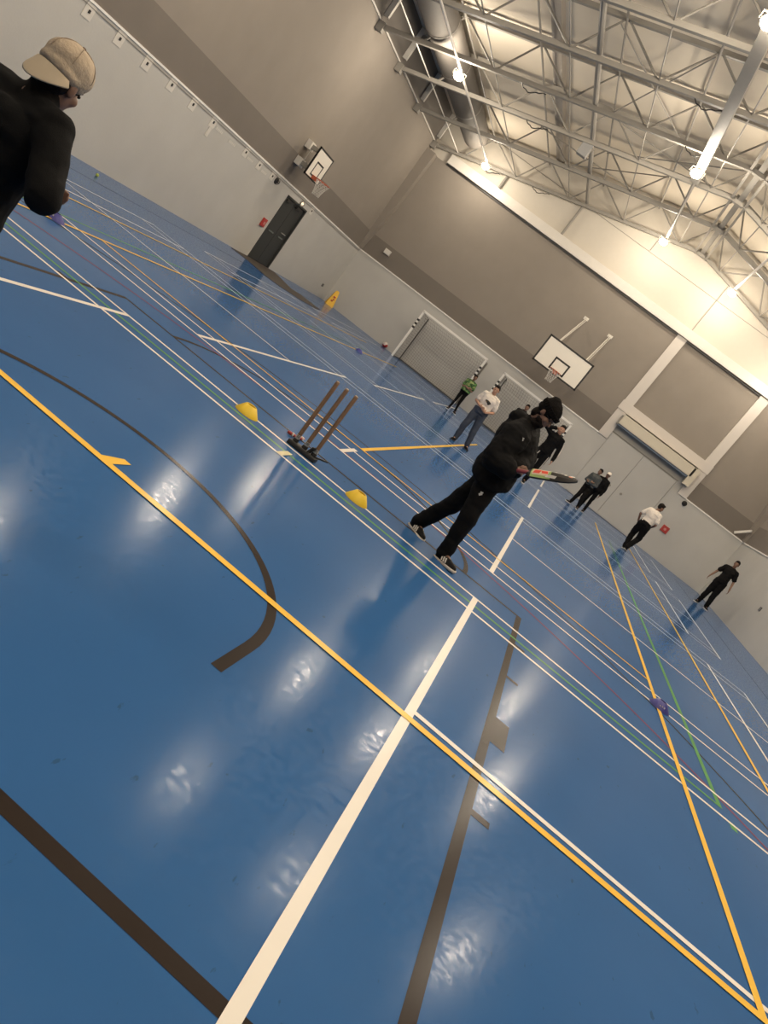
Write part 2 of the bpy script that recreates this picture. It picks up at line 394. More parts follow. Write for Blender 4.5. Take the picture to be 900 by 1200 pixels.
# white portal frame over the doors
pf = thing('portal_frame', 'white steel portal frame around the store doors on the back wall', 'frame', ((PX0 + PX3) / 2, YB, TRIM))
def loc_obj(name, bx, m, root, bev=0.0, **kw):
    L0 = root.location; bm = BM(); box(bm, bx[0] - L0.x, bx[1] - L0.x, bx[2] - L0.y, bx[3] - L0.y, bx[4] - L0.z, bx[5] - L0.z, bev)
    return obj(name, bm, m, root, **kw)
M_frame = mat('portal_white', (.60, .56, .52), .5)
loc_obj('post', (PX0, PX1, YB - .06, YB + .12, TRIM, 7.02), M_frame, pf, .01)
loc_obj('post', (PX2, PX3, YB - .06, YB + .12, TRIM, 7.02), M_frame, pf, .01)
loc_obj('cross_beam', (PX0 - .03, PX3 + .02, YB - .09, YB + .1, 3.63, 4.0), M_frame, pf, .01)
bx_ = thing('shutter_box', 'cream shutter box hanging under the portal cross beam', 'shutter', (2.8, YB, 3.1))
loc_obj('housing', (1.06, 4.36, YB - .42, YB - .02, 3.17, 3.56), mat('shutter_cream', (.58, .53, .43), .45), bx_, .015)
loc_obj('end_bracket', (4.26, 4.52, YB - .42, YB - .1, 2.84, 3.56), mat('shutter_cream', (.66, .61, .50), .45), bx_, .01)
loc_obj('underside_shade', (1.08, 4.24, YB - .36, YB - .04, 3.10, 3.17), mat('shutter_shade_blue', (.12, .16, .22), .5), bx_)  # bluish shade below the housing, put in as a dark blue slab
loc_obj('fixing_plate', (1.0, 1.08, YB - .3, YB - .1, 3.12, 3.5), M_steel, bx_)

# beam along the top of the back wall
bm = BM(); box(bm, 0, XR - XL - .9, -.16, 0, 0, .36, .01)
eb = solo('wall_head_beam', bm, M_white, (XL + .9, YB, 7.03), 'white beam running along the head of the back wall lining', 'beam')
bm = BM(); box(bm, 0, XR - XL - .9, -.05, 0, 0, .06)
o = obj('shadow_gap_strip', bm, M_black, eb); o.location = (0, 0, -.07)

# corner linings: tapering boards in the two far corners
for nm, x0, s, lab in (('left', XL, 1, 'tapered grey corner lining where the left and back walls meet'), ('right', XR, -1, 'tapered pale corner lining beside the right wall')):
    bm = BM(); a = [(0, .02, 0), (.16 * s, 0, 0), (.16 * s, .35, 0), (0, .35, 0)]; h1 = 2.0; h2 = 4.5
    lv = []
    for zz, wd, dp in ((0, .08, .0), (h1, .32, -.06), (h2, .40, -.06)):
        lv.append([bm.verts.new(q) for q in ((0, dp, zz), (wd * s, dp, zz), (wd * s, .298, zz), (0, .298, zz))])
    for A, B_ in zip(lv[:-1], lv[1:]):
        for i in range(4): bm.faces.new((A[i], A[(i + 1) % 4], B_[(i + 1) % 4], B_[i]))
    bm.faces.new(lv[0][::-1]); bm.faces.new(lv[-1])
    solo('corner_lining', bm, M_upper, (x0, YB - .3, TRIM + .05), lab, 'lining')
solo('junction_box', box(BM(), -.13, .13, -.12, 0, -.1, .1, .01), M_white, (-10.15, YB, 3.02), 'small white junction box low on the dark band by the far left corner', 'box')
solo('corner_bracket', bar(BM(), (0, 0, 0), (.36, -.35, .40), .05, .09), M_white, (XR - .50, YB - .10, TRIM + .12), 'white slanting bracket at the far right corner of the trim', 'bracket')

# ---- small things on the lower walls
plates = [(104, 13), (140, 45), (172, 74), (201, 99), (226, 122), (250, 143), (288, 178), (304, 193), (319, 206), (365, 247)]
ordn = ['nearest', 'second', 'third', 'fourth', 'fifth', 'sixth', 'seventh', 'eighth', 'ninth', 'last']
for i, (px, py) in enumerate(plates):
    q = at_x(px, py, XL)
    lab = '%s white square hook plate along the left wall trim' % ordn[i] if i < 9 else 'white square hook plate just right of the double door'
    t = thing('hook_plate', lab, 'plate', (XL, q.y, q.z), 'hook plates under the left wall trim')
    s = .135 if i < 8 else .12
    obj('plate', box(BM(), 0, .012, -s, s, -s, s, .003), M_white, t)
    obj('hook_hole', box(BM(), .012, .03, -.022, .022, -.03, .03), M_black, t)
    if i == 5: obj('torn_tape', poly(BM(), [(0, -.05), (.02, -.05), (.02, .08), (0, .08)], -.36, -.14), M_white, t)
for i, (px, py) in enumerate([(257, 153), (272, 168), (293, 187), (309, 202), (372, 258)]):
    q = at_x(px, py, XL); lab = ['faint label strip below the sixth hook plate', 'faint label strip on its own between sixth and seventh hook plates', 'faint label strip beside the seventh hook plate', 'faint label strip beside the eighth hook plate', 'scrap of white tape right of the last hook plate'][i]
    t = thing('label_strip', lab, 'label', (XL, q.y, q.z), 'label strips on the left wall')
    obj('strip', box(BM(), 0, .004, -.22 if i < 4 else -.08, .22 if i < 4 else .05, -.05, .05), mat('label_grey', (.50, .49, .46), .6), t)
    for k in range(5 if i < 4 else 2): obj('letter', box(BM(), .004, .006, -.17 + k * .075, -.13 + k * .075, -.03, .03), M_white, t)
q = at_x(308, 260, XL); t = thing('fire_alarm_point', 'red alarm box left of the double door', 'alarm', (XL, q.y, q.z))
obj('case', box(BM(), 0, .06, -.13, .13, -.13, .13, .01), M_red, t); obj('window', box(BM(), .06, .065, -.05, .06, -.05, .04), mat('pale_red', (.55, .25, .22), .4), t)
q = at_y(779, 620, YB); t = thing('fire_alarm_point', 'red alarm box on the back wall right of the store doors', 'alarm', (q.x, YB, q.z))
obj('case', box(BM(), -.14, .14, -.06, 0, -.13, .13, .01), M_red, t); obj('window', lathe(BM(), [(0, 0), (.05, 0), (.05, .01), (0, .01)], 12), mat('pale_red', (.55, .25, .22), .4), t)
t.children[-1].rotation_euler = (R(90), 0, 0); t.children[-1].location = (0, -.06, 0)
def cage_light(q, lab, nrm, lit):
    t = thing('bulkhead_light', lab, 'lamp', q)
    bm = BM(); lathe(bm, [(0, 0), (.10, 0), (.10, .03), (.085, .04), (0, .04)], 18); b1 = obj('base', bm, M_black if not lit else M_steel, t)
    bm = BM(); ell(bm, (0, 0, .04), (.06, .06, .05)); b2 = obj('globe', bm, mat('bulkhead_glass', (.8, .75, .65), .2, emit=((1, .8, .55), 1.2)) if lit else M_black, t, True)
    bm = BM()
    for k in range(3):
        a = k * math.pi / 3; pts = [V((.095 * math.cos(a) * math.cos(th), .095 * math.sin(a) * math.cos(th), .04 + .08 * math.sin(th))) for th in [math.pi * j / 8 for j in range(9)]]
        path_tube(bm, pts, .006, 5)
    b3 = obj('guard', bm, M_steel if lit else M_black, t)
    for b in (b1, b2, b3): b.rotation_euler = nrm
    return t
q = at_x(353, 238, XL); cage_light((XL, q.y, q.z), 'caged round light above the double door', (0, R(90), 0), True)
q = at_x(323.7, 211.5, XL); cage_light((XL, q.y, q.z), 'black round bulkhead at the end of the hook plates', (0, R(90), 0), False)
q = at_y(802, 590, YB); cage_light((q.x, YB, q.z), 'small dark round light under the back wall trim', (R(90), 0, 0), False)
q = at_x(378, 334, XL); solo('wall_socket', box(BM(), 0, .02, -.09, .09, -.06, .06, .004), mat('socket_grey', (.10, .10, .10), .4), (XL, q.y, q.z), 'small dark socket low on the left wall near the wet floor sign', 'socket')
q = at_x(891, 714, XR); solo('wall_socket', box(BM(), -.02, 0, -.09, .09, -.07, .07, .004), mat('socket_grey', (.10, .10, .10), .4), (XR, q.y, q.z), 'small dark socket on the right wall', 'socket')

# ================================================================== ROOF STEEL
TY = [32.15, 28.6, 25.5, 22.95, 20.1, 17.4, 14.5, 11.5]
names = ['against the back wall', 'second from the back wall', 'third from the back wall', 'fourth from the back wall', 'fifth from the back wall', 'sixth from the back wall', 'seventh from the back wall', 'eighth from the back wall']
topn = [-.6 - 2.15 * k for k in range(5)]; botn = [-1.37 - 2.12 * k for k in range(5)]
topn_r = [-.36 + 2.15 * k for k in range(4)]; botn_r = [.40 + 2.12 * k for k in range(4)]
for ti, ty in enumerate(TY):
    t = thing('roof_truss', 'pitched steel roof truss %s' % names[ti], 'truss', (-.48, ty, 9.7), 'roof trusses')
    O = V((-.48, ty, 9.7))
    def T(x, top): return V((x, ty, zb(x) + (1.05 if top else 0))) - O
    obj('bottom_chord', bar(BM(), T(XL + .02, 0), T(-.48, 0), .11, .12), M_steel, t)
    obj('bottom_chord', bar(BM(), T(-.48, 0), T(XR - .02, 0), .11, .12), M_steel, t)
    obj('top_chord', bar(BM(), T(XL + .02, 1), T(-.48, 1), .11, .11), M_steel, t)
    obj('top_chord', bar(BM(), T(-.48, 1), T(XR - .02, 1), .11, .11), M_steel, t)
    seq = []
    for k in range(5): seq += [(topn[k], 1), (botn[k], 0)]
    for (a, b) in zip(seq[:-1], seq[1:]): obj('web_member', tube(BM(), T(*a), T(*b), .028, n=6), M_steel, t)
    seq = []
    for k in range(4): seq += [(topn_r[k], 1), (botn_r[k], 0)]
    for (a, b) in zip(seq[:-1], seq[1:]):
        if b[0] < XR: obj('web_member', tube(BM(), T(*a), T(*b), .028, n=6), M_steel, t)
    bm = BM(); box(bm, -.16, .16, -.08, .08, -.12, .10); obj('ridge_gusset', bm, M_steel, t)
    bm = BM(); box(bm, XL + .01 - O.x, XL + .16 - O.x, -.06, .06, zb(XL) + .3 - O.z, zr(XL) - .02 - O.z); obj('end_post', bm, M_white, t)
    bm = BM(); box(bm, XL + .01 - O.x, XL + .22 - O.x, -.1, .1, zb(XL) - .12 - O.z, zb(XL) + .14 - O.z); obj('wall_bracket', bm, M_steel, t)
def run(name, x, z, y0, y1, r, lab, cat, group=None, m=M_steel, square=None):
    bm = BM()
    if square: box(bm, -square[0] / 2, square[0] / 2, 0, y1 - y0, -square[1] / 2, square[1] / 2, .006)
    else: tube(bm, (0, 0, 0), (0, y1 - y0, 0), r, n=10)
    return solo(name, bm, m, (x, y0, z), lab, cat, group, smooth=False)
ds = ['ridge', 'second line from the ridge', 'third line from the ridge', 'fourth line from the ridge', 'eaves line over the duct']
for k, x in enumerate(topn):
    run('roof_tie', x, zb(x) + .98, YF, YB, .03, 'thin steel tie along the roof at top chord level, %s' % ds[k], 'tie', 'top chord ties')
for k, x in enumerate(botn[:4]):
    run('roof_tie', x, zb(x) + .02, YF, YB, .018, 'thin steel rod at bottom chord level, %s on the left slope' % ['first', 'second', 'third', 'fourth'][k], 'tie', 'bottom chord ties')
for k, x in enumerate(botn_r[:3]):
    run('roof_tie', x, zb(x) + .02, YF, YB, .018, 'thin steel rod at bottom chord level, %s on the right slope' % ['first', 'second', 'third'][k], 'tie', 'bottom chord ties')
run('ridge_rail', -.72, 9.66, YF, YB, .04, 'ridge rail of the roof, left one of three', 'rail', 'ridge rails', square=(.07, .10))
run('ridge_rail', -.48, 9.72, YF, YB, .04, 'ridge rail of the roof, middle and widest one', 'rail', 'ridge rails', square=(.16, .08))
run('ridge_rail', -.25, 9.66, YF, YB, .04, 'ridge rail of the roof, right one of three', 'rail', 'ridge rails', square=(.07, .10))
# crossing wind braces under the lining
for k, (xa, ya, xb, yb) in enumerate(((-7.2, 28.6, -2.8, 32.1), (-2.8, 28.6, -7.2, 32.1), (-5, 20.1, -2.8, 25.5), (-2.8, 20.1, -5, 25.5), (-4.9, 25.5, -.6, 28.6), (-.6, 25.5, -4.9, 28.6))):
    a = V((xa, ya, zb(xa) + .9)); b = V((xb, yb, zb(xb) + .9))
    solo('wind_brace', tube(BM(), (0, 0, 0), b - a, .02, n=6), M_steel, a, 'thin diagonal wind brace, %s' % ['rising to the back wall in the last bay', 'falling to the back wall in the last bay', 'from the fifth truss to the third, leaning right', 'from the fifth truss to the third, leaning left', 'in the bay before the last, leaning right', 'in the bay before the last, leaning left'][k], 'brace', 'wind braces')
# duct
bm = BM(); tube(bm, (0, .02, 0), (0, 31.2 - YF, 0), .48, n=28, caps=False); ell(bm, (0, 31.2 - YF, 0), (.48, .25, .48), None, 28, 12)
du = solo('air_duct', bm, M_duct, (-9.62, YF, 8.22), 'big round grey air duct along the left eaves', 'duct', smooth=True)
for k in range(4):
    bm = BM(); bmesh.ops.create_circle(bm, cap_ends=False, radius=.495, segments=28)
    bmesh.ops.rotate(bm, verts=bm.verts[:], matrix=Matrix.Rotation(R(90), 3, 'X'))
    g = bmesh.ops.extrude_edge_only(bm, edges=bm.edges[:]); 
    for v in [x for x in g['geom'] if isinstance(x, bmesh.types.BMVert)]: v.co.y += .05
    o = obj('duct_band', bm, M_steel, du); o.location = (0, TY[k + 1] - YF - .3, 0)
run('cable_pipe', -10.1, 7.52, YF, YB, .02, 'thin pipe between the left wall and the duct', 'pipe', m=M_white)
run('service_pipe', -4.97, 8.80, YF, 32.1, .075, 'fat grey service pipe along the left roof slope', 'pipe')
run('lamp_beam', -1.77, 9.16, YF, 24.6, 0, 'wide grey beam carrying the middle row of lamps', 'beam', square=(.26, .12))
run('lamp_pipe', -1.77, 9.16, 24.6, 31.2, .05, 'narrow pipe carrying the last lamp of the middle row', 'pipe')
run('lamp_pipe', -8.58, 7.60, YF, 31.2, .035, 'pale pipe carrying the lamps below the duct', 'pipe', m=M_white)
run('lamp_pipe', 1.2, 9.12, YF, 31.2, .045, 'pipe carrying the lamps right of the ridge', 'pipe', m=M_white)
run('lamp_pipe', 4.65, 8.0, YF, 31.2, .045, 'pipe carrying the lamps by the right eaves', 'pipe', m=M_white)
# posts below the wall truss
for k, (x, z0, z1, r) in enumerate(((-8.05, 7.38, 7.93, .05), (-5.04, 7.38, 8.62, .05), (1.0, 7.38, 9.35, .012), (-2.04, 8.78, 9.3, .012))):
    solo('truss_post', tube(BM(), (0, 0, 0), (0, 0, z1 - z0), r, n=8), M_steel, (x, YB - .08, z0), 'steel post on the gable under the wall truss, %s' % ['leftmost', 'tallest thick one', 'thin rod right of the ridge', 'thin rod left of the ridge'][k], 'post', 'gable posts')
q = V((-4.97, 25.6, 8.55)); t = thing('hanging_speaker', 'grey box hanging from the fat service pipe', 'speaker', q)
obj('case', box(BM(), -.16, .16, -.12, .12, -.3, .1, .01), mat('mid_grey', (.25, .25, .25), .5), t); obj('clamp', bar(BM(), (-.25, 0, .14), (.25, 0, .02), .03, .03), M_steel, t)
# loose cables at truss nodes
for k, (x, ty) in enumerate(((-6.9, 25.5), (-7.0, 32.15), (-2.4, 22.95), (-2.6, 20.1), (-6.9, 22.95), (-9.0, 32.15))):
    bm = BM(); pts = [V((j * .09, 0, -.1 * math.sin(j * .6) - .02 * math.sin(j * 2.3))) for j in range(9)]; path_tube(bm, pts, .014, 5)
    solo('cable_loop', bm, M_black, (x, ty, zb(x) - .055), 'black cable sagging under a truss, %s' % ['third truss, left slope', 'wall truss by the grey rib', 'fourth truss near the ridge', 'fifth truss near the ridge', 'fourth truss by the grey rib', 'wall truss by the duct end'][k], 'cable', 'cables on the trusses')

# ---- lamps
M_lens = mat('lamp_lens', (1, .9, .75), .3, emit=((1.0, .86, .62), 30))
lamp_proto = None
rown = {-8.58: 'pipe below the duct', -1.77: 'wide middle beam', 1.2: 'pipe right of the ridge', 4.65: 'pipe by the right eaves'}
posn = {0.1: 'nearest the front wall', 7.7: 'second from the front wall', 15.3: 'third from the front wall', 23.2: 'fourth from the front wall', 30.7: 'last before the back wall'}
def lamp(x, y, z, lab, grp, hang=.15):
    t = thing('hall_lamp', lab, 'lamp', (x, y, z), grp)
    obj('stem', tube(BM(), (0, 0, .10), (0, 0, hang), .02, n=6), M_steel, t)
    obj('housing', lathe(BM(), [(0, .14), (.04, .14), (.06, .09), (.06, .06), (0, .06)], 14), M_steel, t)
    bm = BM(); ell(bm, (0, 0, -.03), (.15, .15, .11), None, 16, 10); obj('lens', bm, M_lens, t, True)
    bm = BM(); bar(bm, (-.19, 0, .1), (.19, 0, .1), .02, .02); bar(bm, (-.19, 0, .1), (-.19, 0, -.04), .02, .02, (0, 1, 0)); bar(bm, (.19, 0, .1), (.19, 0, -.04), .02, .02, (0, 1, 0)); obj('yoke', bm, M_steel, t)
    ld = bpy.data.lights.new('lamp_light', 'POINT'); ld.energy = LAMP_W * (.5 if y > 30 else 1.0); ld.color = LAMP_COL; ld.shadow_soft_size = .24
    lo = bpy.data.objects.new('lamp_light', ld); COL.objects.link(lo); lo.parent = t; lo.location = (0, 0, -.02)
    for c in t.children:
        if c.name.startswith('lens'): c.visible_shadow = True
    return t
vis = {(-8.58, 23.3): 'glowing hall lamp hanging in front of the duct', (-8.58, 30.9): 'glowing hall lamp at the duct end above the back wall beam',
       (-1.77, 15.3): 'brightest hall lamp, at the top right corner of the photo', (-1.77, 23.2): 'glowing hall lamp where the wide beam ends near the ridge',
       (-1.77, 30.7): 'glowing hall lamp left of the ridge before the gable', (1.2, 30.9): 'glowing hall lamp right of the ridge before the gable'}
for (x, z) in ((-8.58, 7.50), (-1.77, 8.92), (1.2, 8.92), (4.65, 7.8)):
    for y in (0.1, 7.7, 15.3, 23.2, 30.7):
        yy = {(-8.58, 23.2): 23.3, (-8.58, 30.7): 30.9, (1.2, 30.7): 30.9}.get((x, y), y)
        zz = z
        lamp(x, yy, zz, vis.get((x, yy), 'hall lamp on the %s, %s' % (rown[x], posn[y])), 'hall lamps' if (x, yy) in vis else 'lamps out of view')

# ================================================================== SPORTS THINGS
def ringnet(root, c, r, n=12, depth=.42, m=M_net):
    bm = BM(); lv = [1.0, .82, .66, .56, .52]; pts = []
    for j, s in enumerate(lv):
        pts.append([V(c) + V((math.cos((i + .5 * (j % 2)) * 2 * math.pi / n) * r * s, math.sin((i + .5 * (j % 2)) * 2 * math.pi / n) * r * s, -depth * j / 4)) for i in range(n)])
    for j in range(4):
        for i in range(n):
            k = i if j % 2 else i - 1
            tube(bm, pts[j][i], pts[j + 1][i], .005, n=4, caps=False); tube(bm, pts[j][i], pts[j + 1][(i + (1 if j % 2 else -1)) % n], .005, n=4, caps=False)
    return obj('net', bm, m, root)
def hoop(lab, loc, rot, wd, ht, iw, ih, zrim, mounts):
    """board centred on x, facing local -Y, bottom at z=0 of the empty"""
    t = thing('basketball_hoop', lab, 'basketball hoop', loc, rot=rot)
    obj('backboard', box(BM(), -wd / 2, wd / 2, 0, .03, 0, ht), M_board, t)
    e = .06 if wd > 1.5 else .045
    bm = BM()
    for bx in ((-wd / 2, wd / 2, 0, e), (-wd / 2, wd / 2, ht - e, ht), (-wd / 2, -wd / 2 + e, 0, ht), (wd / 2 - e, wd / 2, 0, ht)): box(bm, bx[0], bx[1], -.008, .034, bx[2], bx[3])
    obj('border', bm, M_black, t, label='black border')
    bm = BM(); z0 = .10
    for bx in ((-iw / 2, iw / 2, z0, z0 + e), (-iw / 2, iw / 2, z0 + ih - e, z0 + ih), (-iw / 2, -iw / 2 + e, z0, z0 + ih), (iw / 2 - e, iw / 2, z0, z0 + ih)): box(bm, bx[0], bx[1], -.006, .001, bx[2], bx[3])
    obj('target_square', bm, M_black, t, label='black target rectangle')
    bm = BM(); c = V((0, -.15 - .225, zrim)); pts = [c + V((math.cos(a) * .225, math.sin(a) * .225, 0)) for a in [i * 2 * math.pi / 24 for i in range(25)]]
    path_tube(bm, pts, .012, 6); obj('rim', bm, M_rim, t, True, label='orange rim')
    bm = BM(); box(bm, -.09, .09, -.16, -.008, zrim - .10, zrim + .012); obj('rim_bracket', bm, M_rim, t, label='orange rim bracket')
    ringnet(t, c, .225)
    return t
t = hoop('large basketball hoop on struts before the back wall, white board with black border', (-1.78, 28.75, 2.95), 0, 1.83, 1.05, .60, .46, .13, None)
for sx in (-.56, .56):
    b = V((sx, YB - 28.75 - .02, 2.56))
    obj('strut', tube(BM(), (sx * 1.0, .05, 1.0), b, .022, n=8), M_white, t); obj('strut', tube(BM(), (sx * 1.05, .05, .75), b + V((.05, 0, -.06)), .016, n=8), M_white, t)
    obj('strut', tube(BM(), (sx, .05, .25), (sx, YB - 28.75 - .02, .55), .025, n=8), M_steel, t)
    obj('wall_plate', box(BM(), sx - .10, sx + .10, YB - 28.75 - .03, YB - 28.75, 2.50, 2.62), M_white, t)
obj('cross_brace', tube(BM(), (-.56, .06, .9), (.56, .06, .9), .02, n=6), M_steel, t)
t = hoop('small basketball hoop on a side bracket above the double door on the left wall', (-10.5, 23.46, 2.91), R(90), 1.22, .87, .56, .42, .14, None)
for (z0, z1) in ((.30, .20), (.80, .74)):
    obj('bracket_box', box(BM(), -.17, .17, .5, .67, z1 - .1, z1 + .14, .01), M_white, t)
    obj('arm', box(BM(), -.07, .07, .03, .52, z1 - .04, z1 + .09, .01), M_steel, t)
obj('brace_rod', tube(BM(), (0, .5, .25), (0, .5, .72), .012, n=6), M_white, t)

def goal(lab, x0, x1, y, h, band=True):
    t = thing('goal', lab, 'goal', ((x0 + x1) / 2, y, 0), 'goals at the back wall')
    W2 = (x1 - x0) / 2; D = YB - y - .08; s = .04
    for sx in (-1, 1):
        obj('post', box(BM(), sx * W2 - s, sx * W2 + s, -s, s, 0, h, .006), M_goal, t)
        for k in range(3): obj('post_band', box(BM(), sx * W2 - s - .004, sx * W2 + s + .004, -s - .004, s + .004, h - .75 + k * .16, h - .67 + k * .16), M_black, t, label='black tape band')
        obj('rear_post', tube(BM(), (sx * W2 - sx * .06, D, 0), (sx * W2 - sx * .06, D, h - .12), .025, n=8), mat('dark_tube', (.07, .065, .06), .6), t, label='dark rear upright')
        obj('top_stay', tube(BM(), (sx * W2, 0, h - .05), (sx * W2 - sx * .06, D, h - .12), .012, n=6), M_steel, t)
        obj('ground_bar', tube(BM(), (sx * W2, 0, .03), (sx * W2 - sx * .06, D, .03), .02, n=6), mat('dark_tube', (.07, .065, .06), .6), t)
    obj('crossbar', box(BM(), -W2 - s, W2 + s, -s, s, h - s, h + s, .006), M_goal, t)
    obj('rear_bar', tube(BM(), (-W2, D, .03), (W2, D, .03), .022, n=6), mat('dark_tube', (.07, .065, .06), .6), t)
    bm = BM(); nx, nz = 30, 20
    def N(i, j):
        u = i / nx; v = j / nz
        sag = .22 * math.sin(math.pi * u) * math.sin(math.pi * min(1, v * 1.1))
        return V((-W2 + .06 + (2 * W2 - .12) * u, D - .06 - .25 * sag - (.5 * max(0, v - .86) / .14 * 1.6 if v > .86 else 0), (h - .1) * v - sag * .8))
    def strip(a, b):
        d = (b - a).normalized(); s_ = d.cross(V((0, 1, 0))).normalized() * .0042
        bm.faces.new([bm.verts.new(q) for q in (a - s_, a + s_, b + s_, b - s_)])
    for i in range(nx + 1):
        for j in range(nz + 1):
            if i < nx: strip(N(i, j), N(i + 1, j))
            if j < nz: strip(N(i, j), N(i, j + 1))
    for sx in (-1, 1):
        for j in range(0, nz + 1): strip(V((sx * W2, 0, (h - .06) * j / nz)), V((sx * (W2 - .06), D, (h - .1) * j / nz)))
        for i in range(1, 9): strip(V((sx * W2, D * i / 9, 0)), V((sx * W2, D * i / 9, h - .08)))
    obj('net', bm, M_goalnet, t, kind='stuff')
    return t
goal('white goal with a net on the left, behind the child in green', -7.26, -4.24, 31.2, 2.06)
goal('white goal with a net on the right, behind the man with the bat', -3.37, -.25, 31.2, 2.06)

# stumps on spring base
b0, b1 = on_floor(337, 524), on_floor(361, 541)
c = V((-1.765, 6.98, 0))
t = thing('stump_set', 'three wooden cricket stumps on a black spring base', 'stumps', c)
obj('base', box(BM(), -.155, .155, -.055, .055, 0, .045, .012), M_black, t, True, label='black base')
for k, dx in enumerate((-.105, .0, .105)):
    obj('socket', tube(BM(), (dx, 0, .03), (dx, 0, .075), .03, .026, 12), M_black, t)
    obj('spring', path_tube(BM(), [V((dx + .021 * math.cos(a), .021 * math.sin(a), .07 + .045 * a / 25)) for a in [i * .6 for i in range(42)]], .004, 4), M_chrome, t)
    st = obj('stump', lathe(BM(), [(0, .09), (.019, .09), (.0195, .1), (.0195, .685), (.017, .70), (.008, .702), (0, .695)], 14, (dx, 0, 0)), M_wood, t, True)
    obj('tip', lathe(BM(), [(0, .701), (.015, .701), (.0145, .706), (.006, .707), (0, .703)], 14, (dx, 0, 0)), M_woodtop, st)
obj('foot_lever', bar(BM(), (.13, -.02, .05), (.24, .04, .075), .02, .014), M_black, t); obj('foot_lever', bar(BM(), (.06, -.04, .05), (.09, -.05, .12), .05, .014), M_black, t)
for k, (px, py) in enumerate(((341, 511), (352, 516))):
    q = on_floor(px, py); tt = thing('bail', ['red and white bail lying left of the stump base', 'red and white bail lying behind the middle stump'][k], 'bail', (q.x, q.y, 0), 'bails', rot=.5 + k)
    obj('spigot', lathe(BM(), [(0, 0), (.012, 0), (.018, .03), (.012, .05), (.017, .07), (.010, .11), (0, .11)], 10), M_red, tt, True); obj('band', lathe(BM(), [(0, .045), (.021, .046), (.021, .062), (0, .063)], 10), M_wcloth, tt, True)
    for ch in tt.children: ch.rotation_euler = (0, R(90), 0); ch.location = (-.05, 0, .02)

def marker(q, m, lab, grp, r=.115, h=.085, top=.05, text=False):
    t = thing('marker_cone', lab, 'marker', (q[0], q[1], 0), grp)
    obj('cone', lathe(BM(), [(r, 0), (r, .006), (top + .004, h), (top - .003, h + .003), (top - .006, h - .002), (r - .008, .004), (r, 0)], 28), m, t, True)
    if text:
        for k in range(3): obj('print', box(BM(), -.03 + k * .022, -.016 + k * .022, -r * .72, -r * .70, h * .30 + .004 * k, h * .30 + .02 + .004 * k), M_white, t, label='white lettering')
    return t
marker((-2.325, 6.80), M_yplast, 'yellow marker cone left of the stumps', 'yellow marker cones')
marker((-1.09, 6.87), M_yplast, 'yellow marker cone between stumps and batting man', 'yellow marker cones')
q = on_floor(772, 829); marker((q.x, q.y), M_blue, 'blue marker cone on the yellow line at the right', 'blue marker cones', .12, .075, .045, True)
q = on_floor(64, 257); marker((q.x, q.y), M_blue, 'blue marker cone below the elbow of the man in the cap', 'blue marker cones', .12, .075, .045, True)
q = on_floor(420.5, 412); marker((q.x, q.y), M_blue, 'blue marker cone on the far line before the ball', 'blue marker cones', .12, .075, .045)
q = on_floor(540, 522); marker((q.x + .7, q.y + 3), mat('pale_blue_plastic', (.35, .42, .55), .5), 'pale marker cone at the end of the yellow centre line', 'blue marker cones', .12, .075, .045)
# wet floor sign
q = on_floor(386, 357); t = thing('floor_sign', 'yellow tapering wet floor sign in the far left corner', 'sign', (-10.62, 31.6, 0), rot=.5)
for s in (-1, 1):
    bm = BM(); A = [bm.verts.new(v) for v in ((-.16, s * .16, 0), (.16, s * .16, 0), (.16, s * .15, 0.08), (.075, s * .035, .62), (.045, s * .02, .66), (-.045, s * .02, .66), (-.075, s * .035, .62), (-.16, s * .15, .08))]
    B_ = [bm.verts.new(v.co + V((0, -s * .02, 0))) for v in A]; bm.faces.new(A); bm.faces.new(B_[::-1])
    for i in range(8): bm.faces.new((A[i], A[(i + 1) % 8], B_[(i + 1) % 8], B_[i]))
    pn = obj('panel', bm, M_ysign, t)
    bm = BM(); box(bm, -.05, .05, s * .098, s * .104, .36, .42); box(bm, -.07, .02, s * .13, s * .137, .20, .25); box(bm, -.02, .06, s * .118, s * .124, .27, .31); obj('figure_print', bm, M_red, pn, label='dark red warning figure')
# balls
q = on_floor(113, 207); solo('tennis_ball', ell(BM(), (0, 0, .034), (.034, .034, .034)), mat('tennis_felt', (.42, .48, .10), .9, noise_amt=.1), (q.x, q.y, 0), 'small yellow-green tennis ball by the left wall', 'ball', smooth=True)
t = thing('football', 'red and white ball lying against the back wall left of the goals', 'ball', (-7.98, 32.22, 0))
bm = BM(); ell(bm, (0, 0, .115), (.115, .115, .115), None, 20, 14); me_o = obj('shell', bm, [mat('ball_white', (.70, .62, .58), .5), M_red], t, True)
for p_ in me_o.data.polygons:
    c_ = p_.center
    if c_.z < .10 or (c_.x > .05 and c_.z < .16): p_.material_index = 1

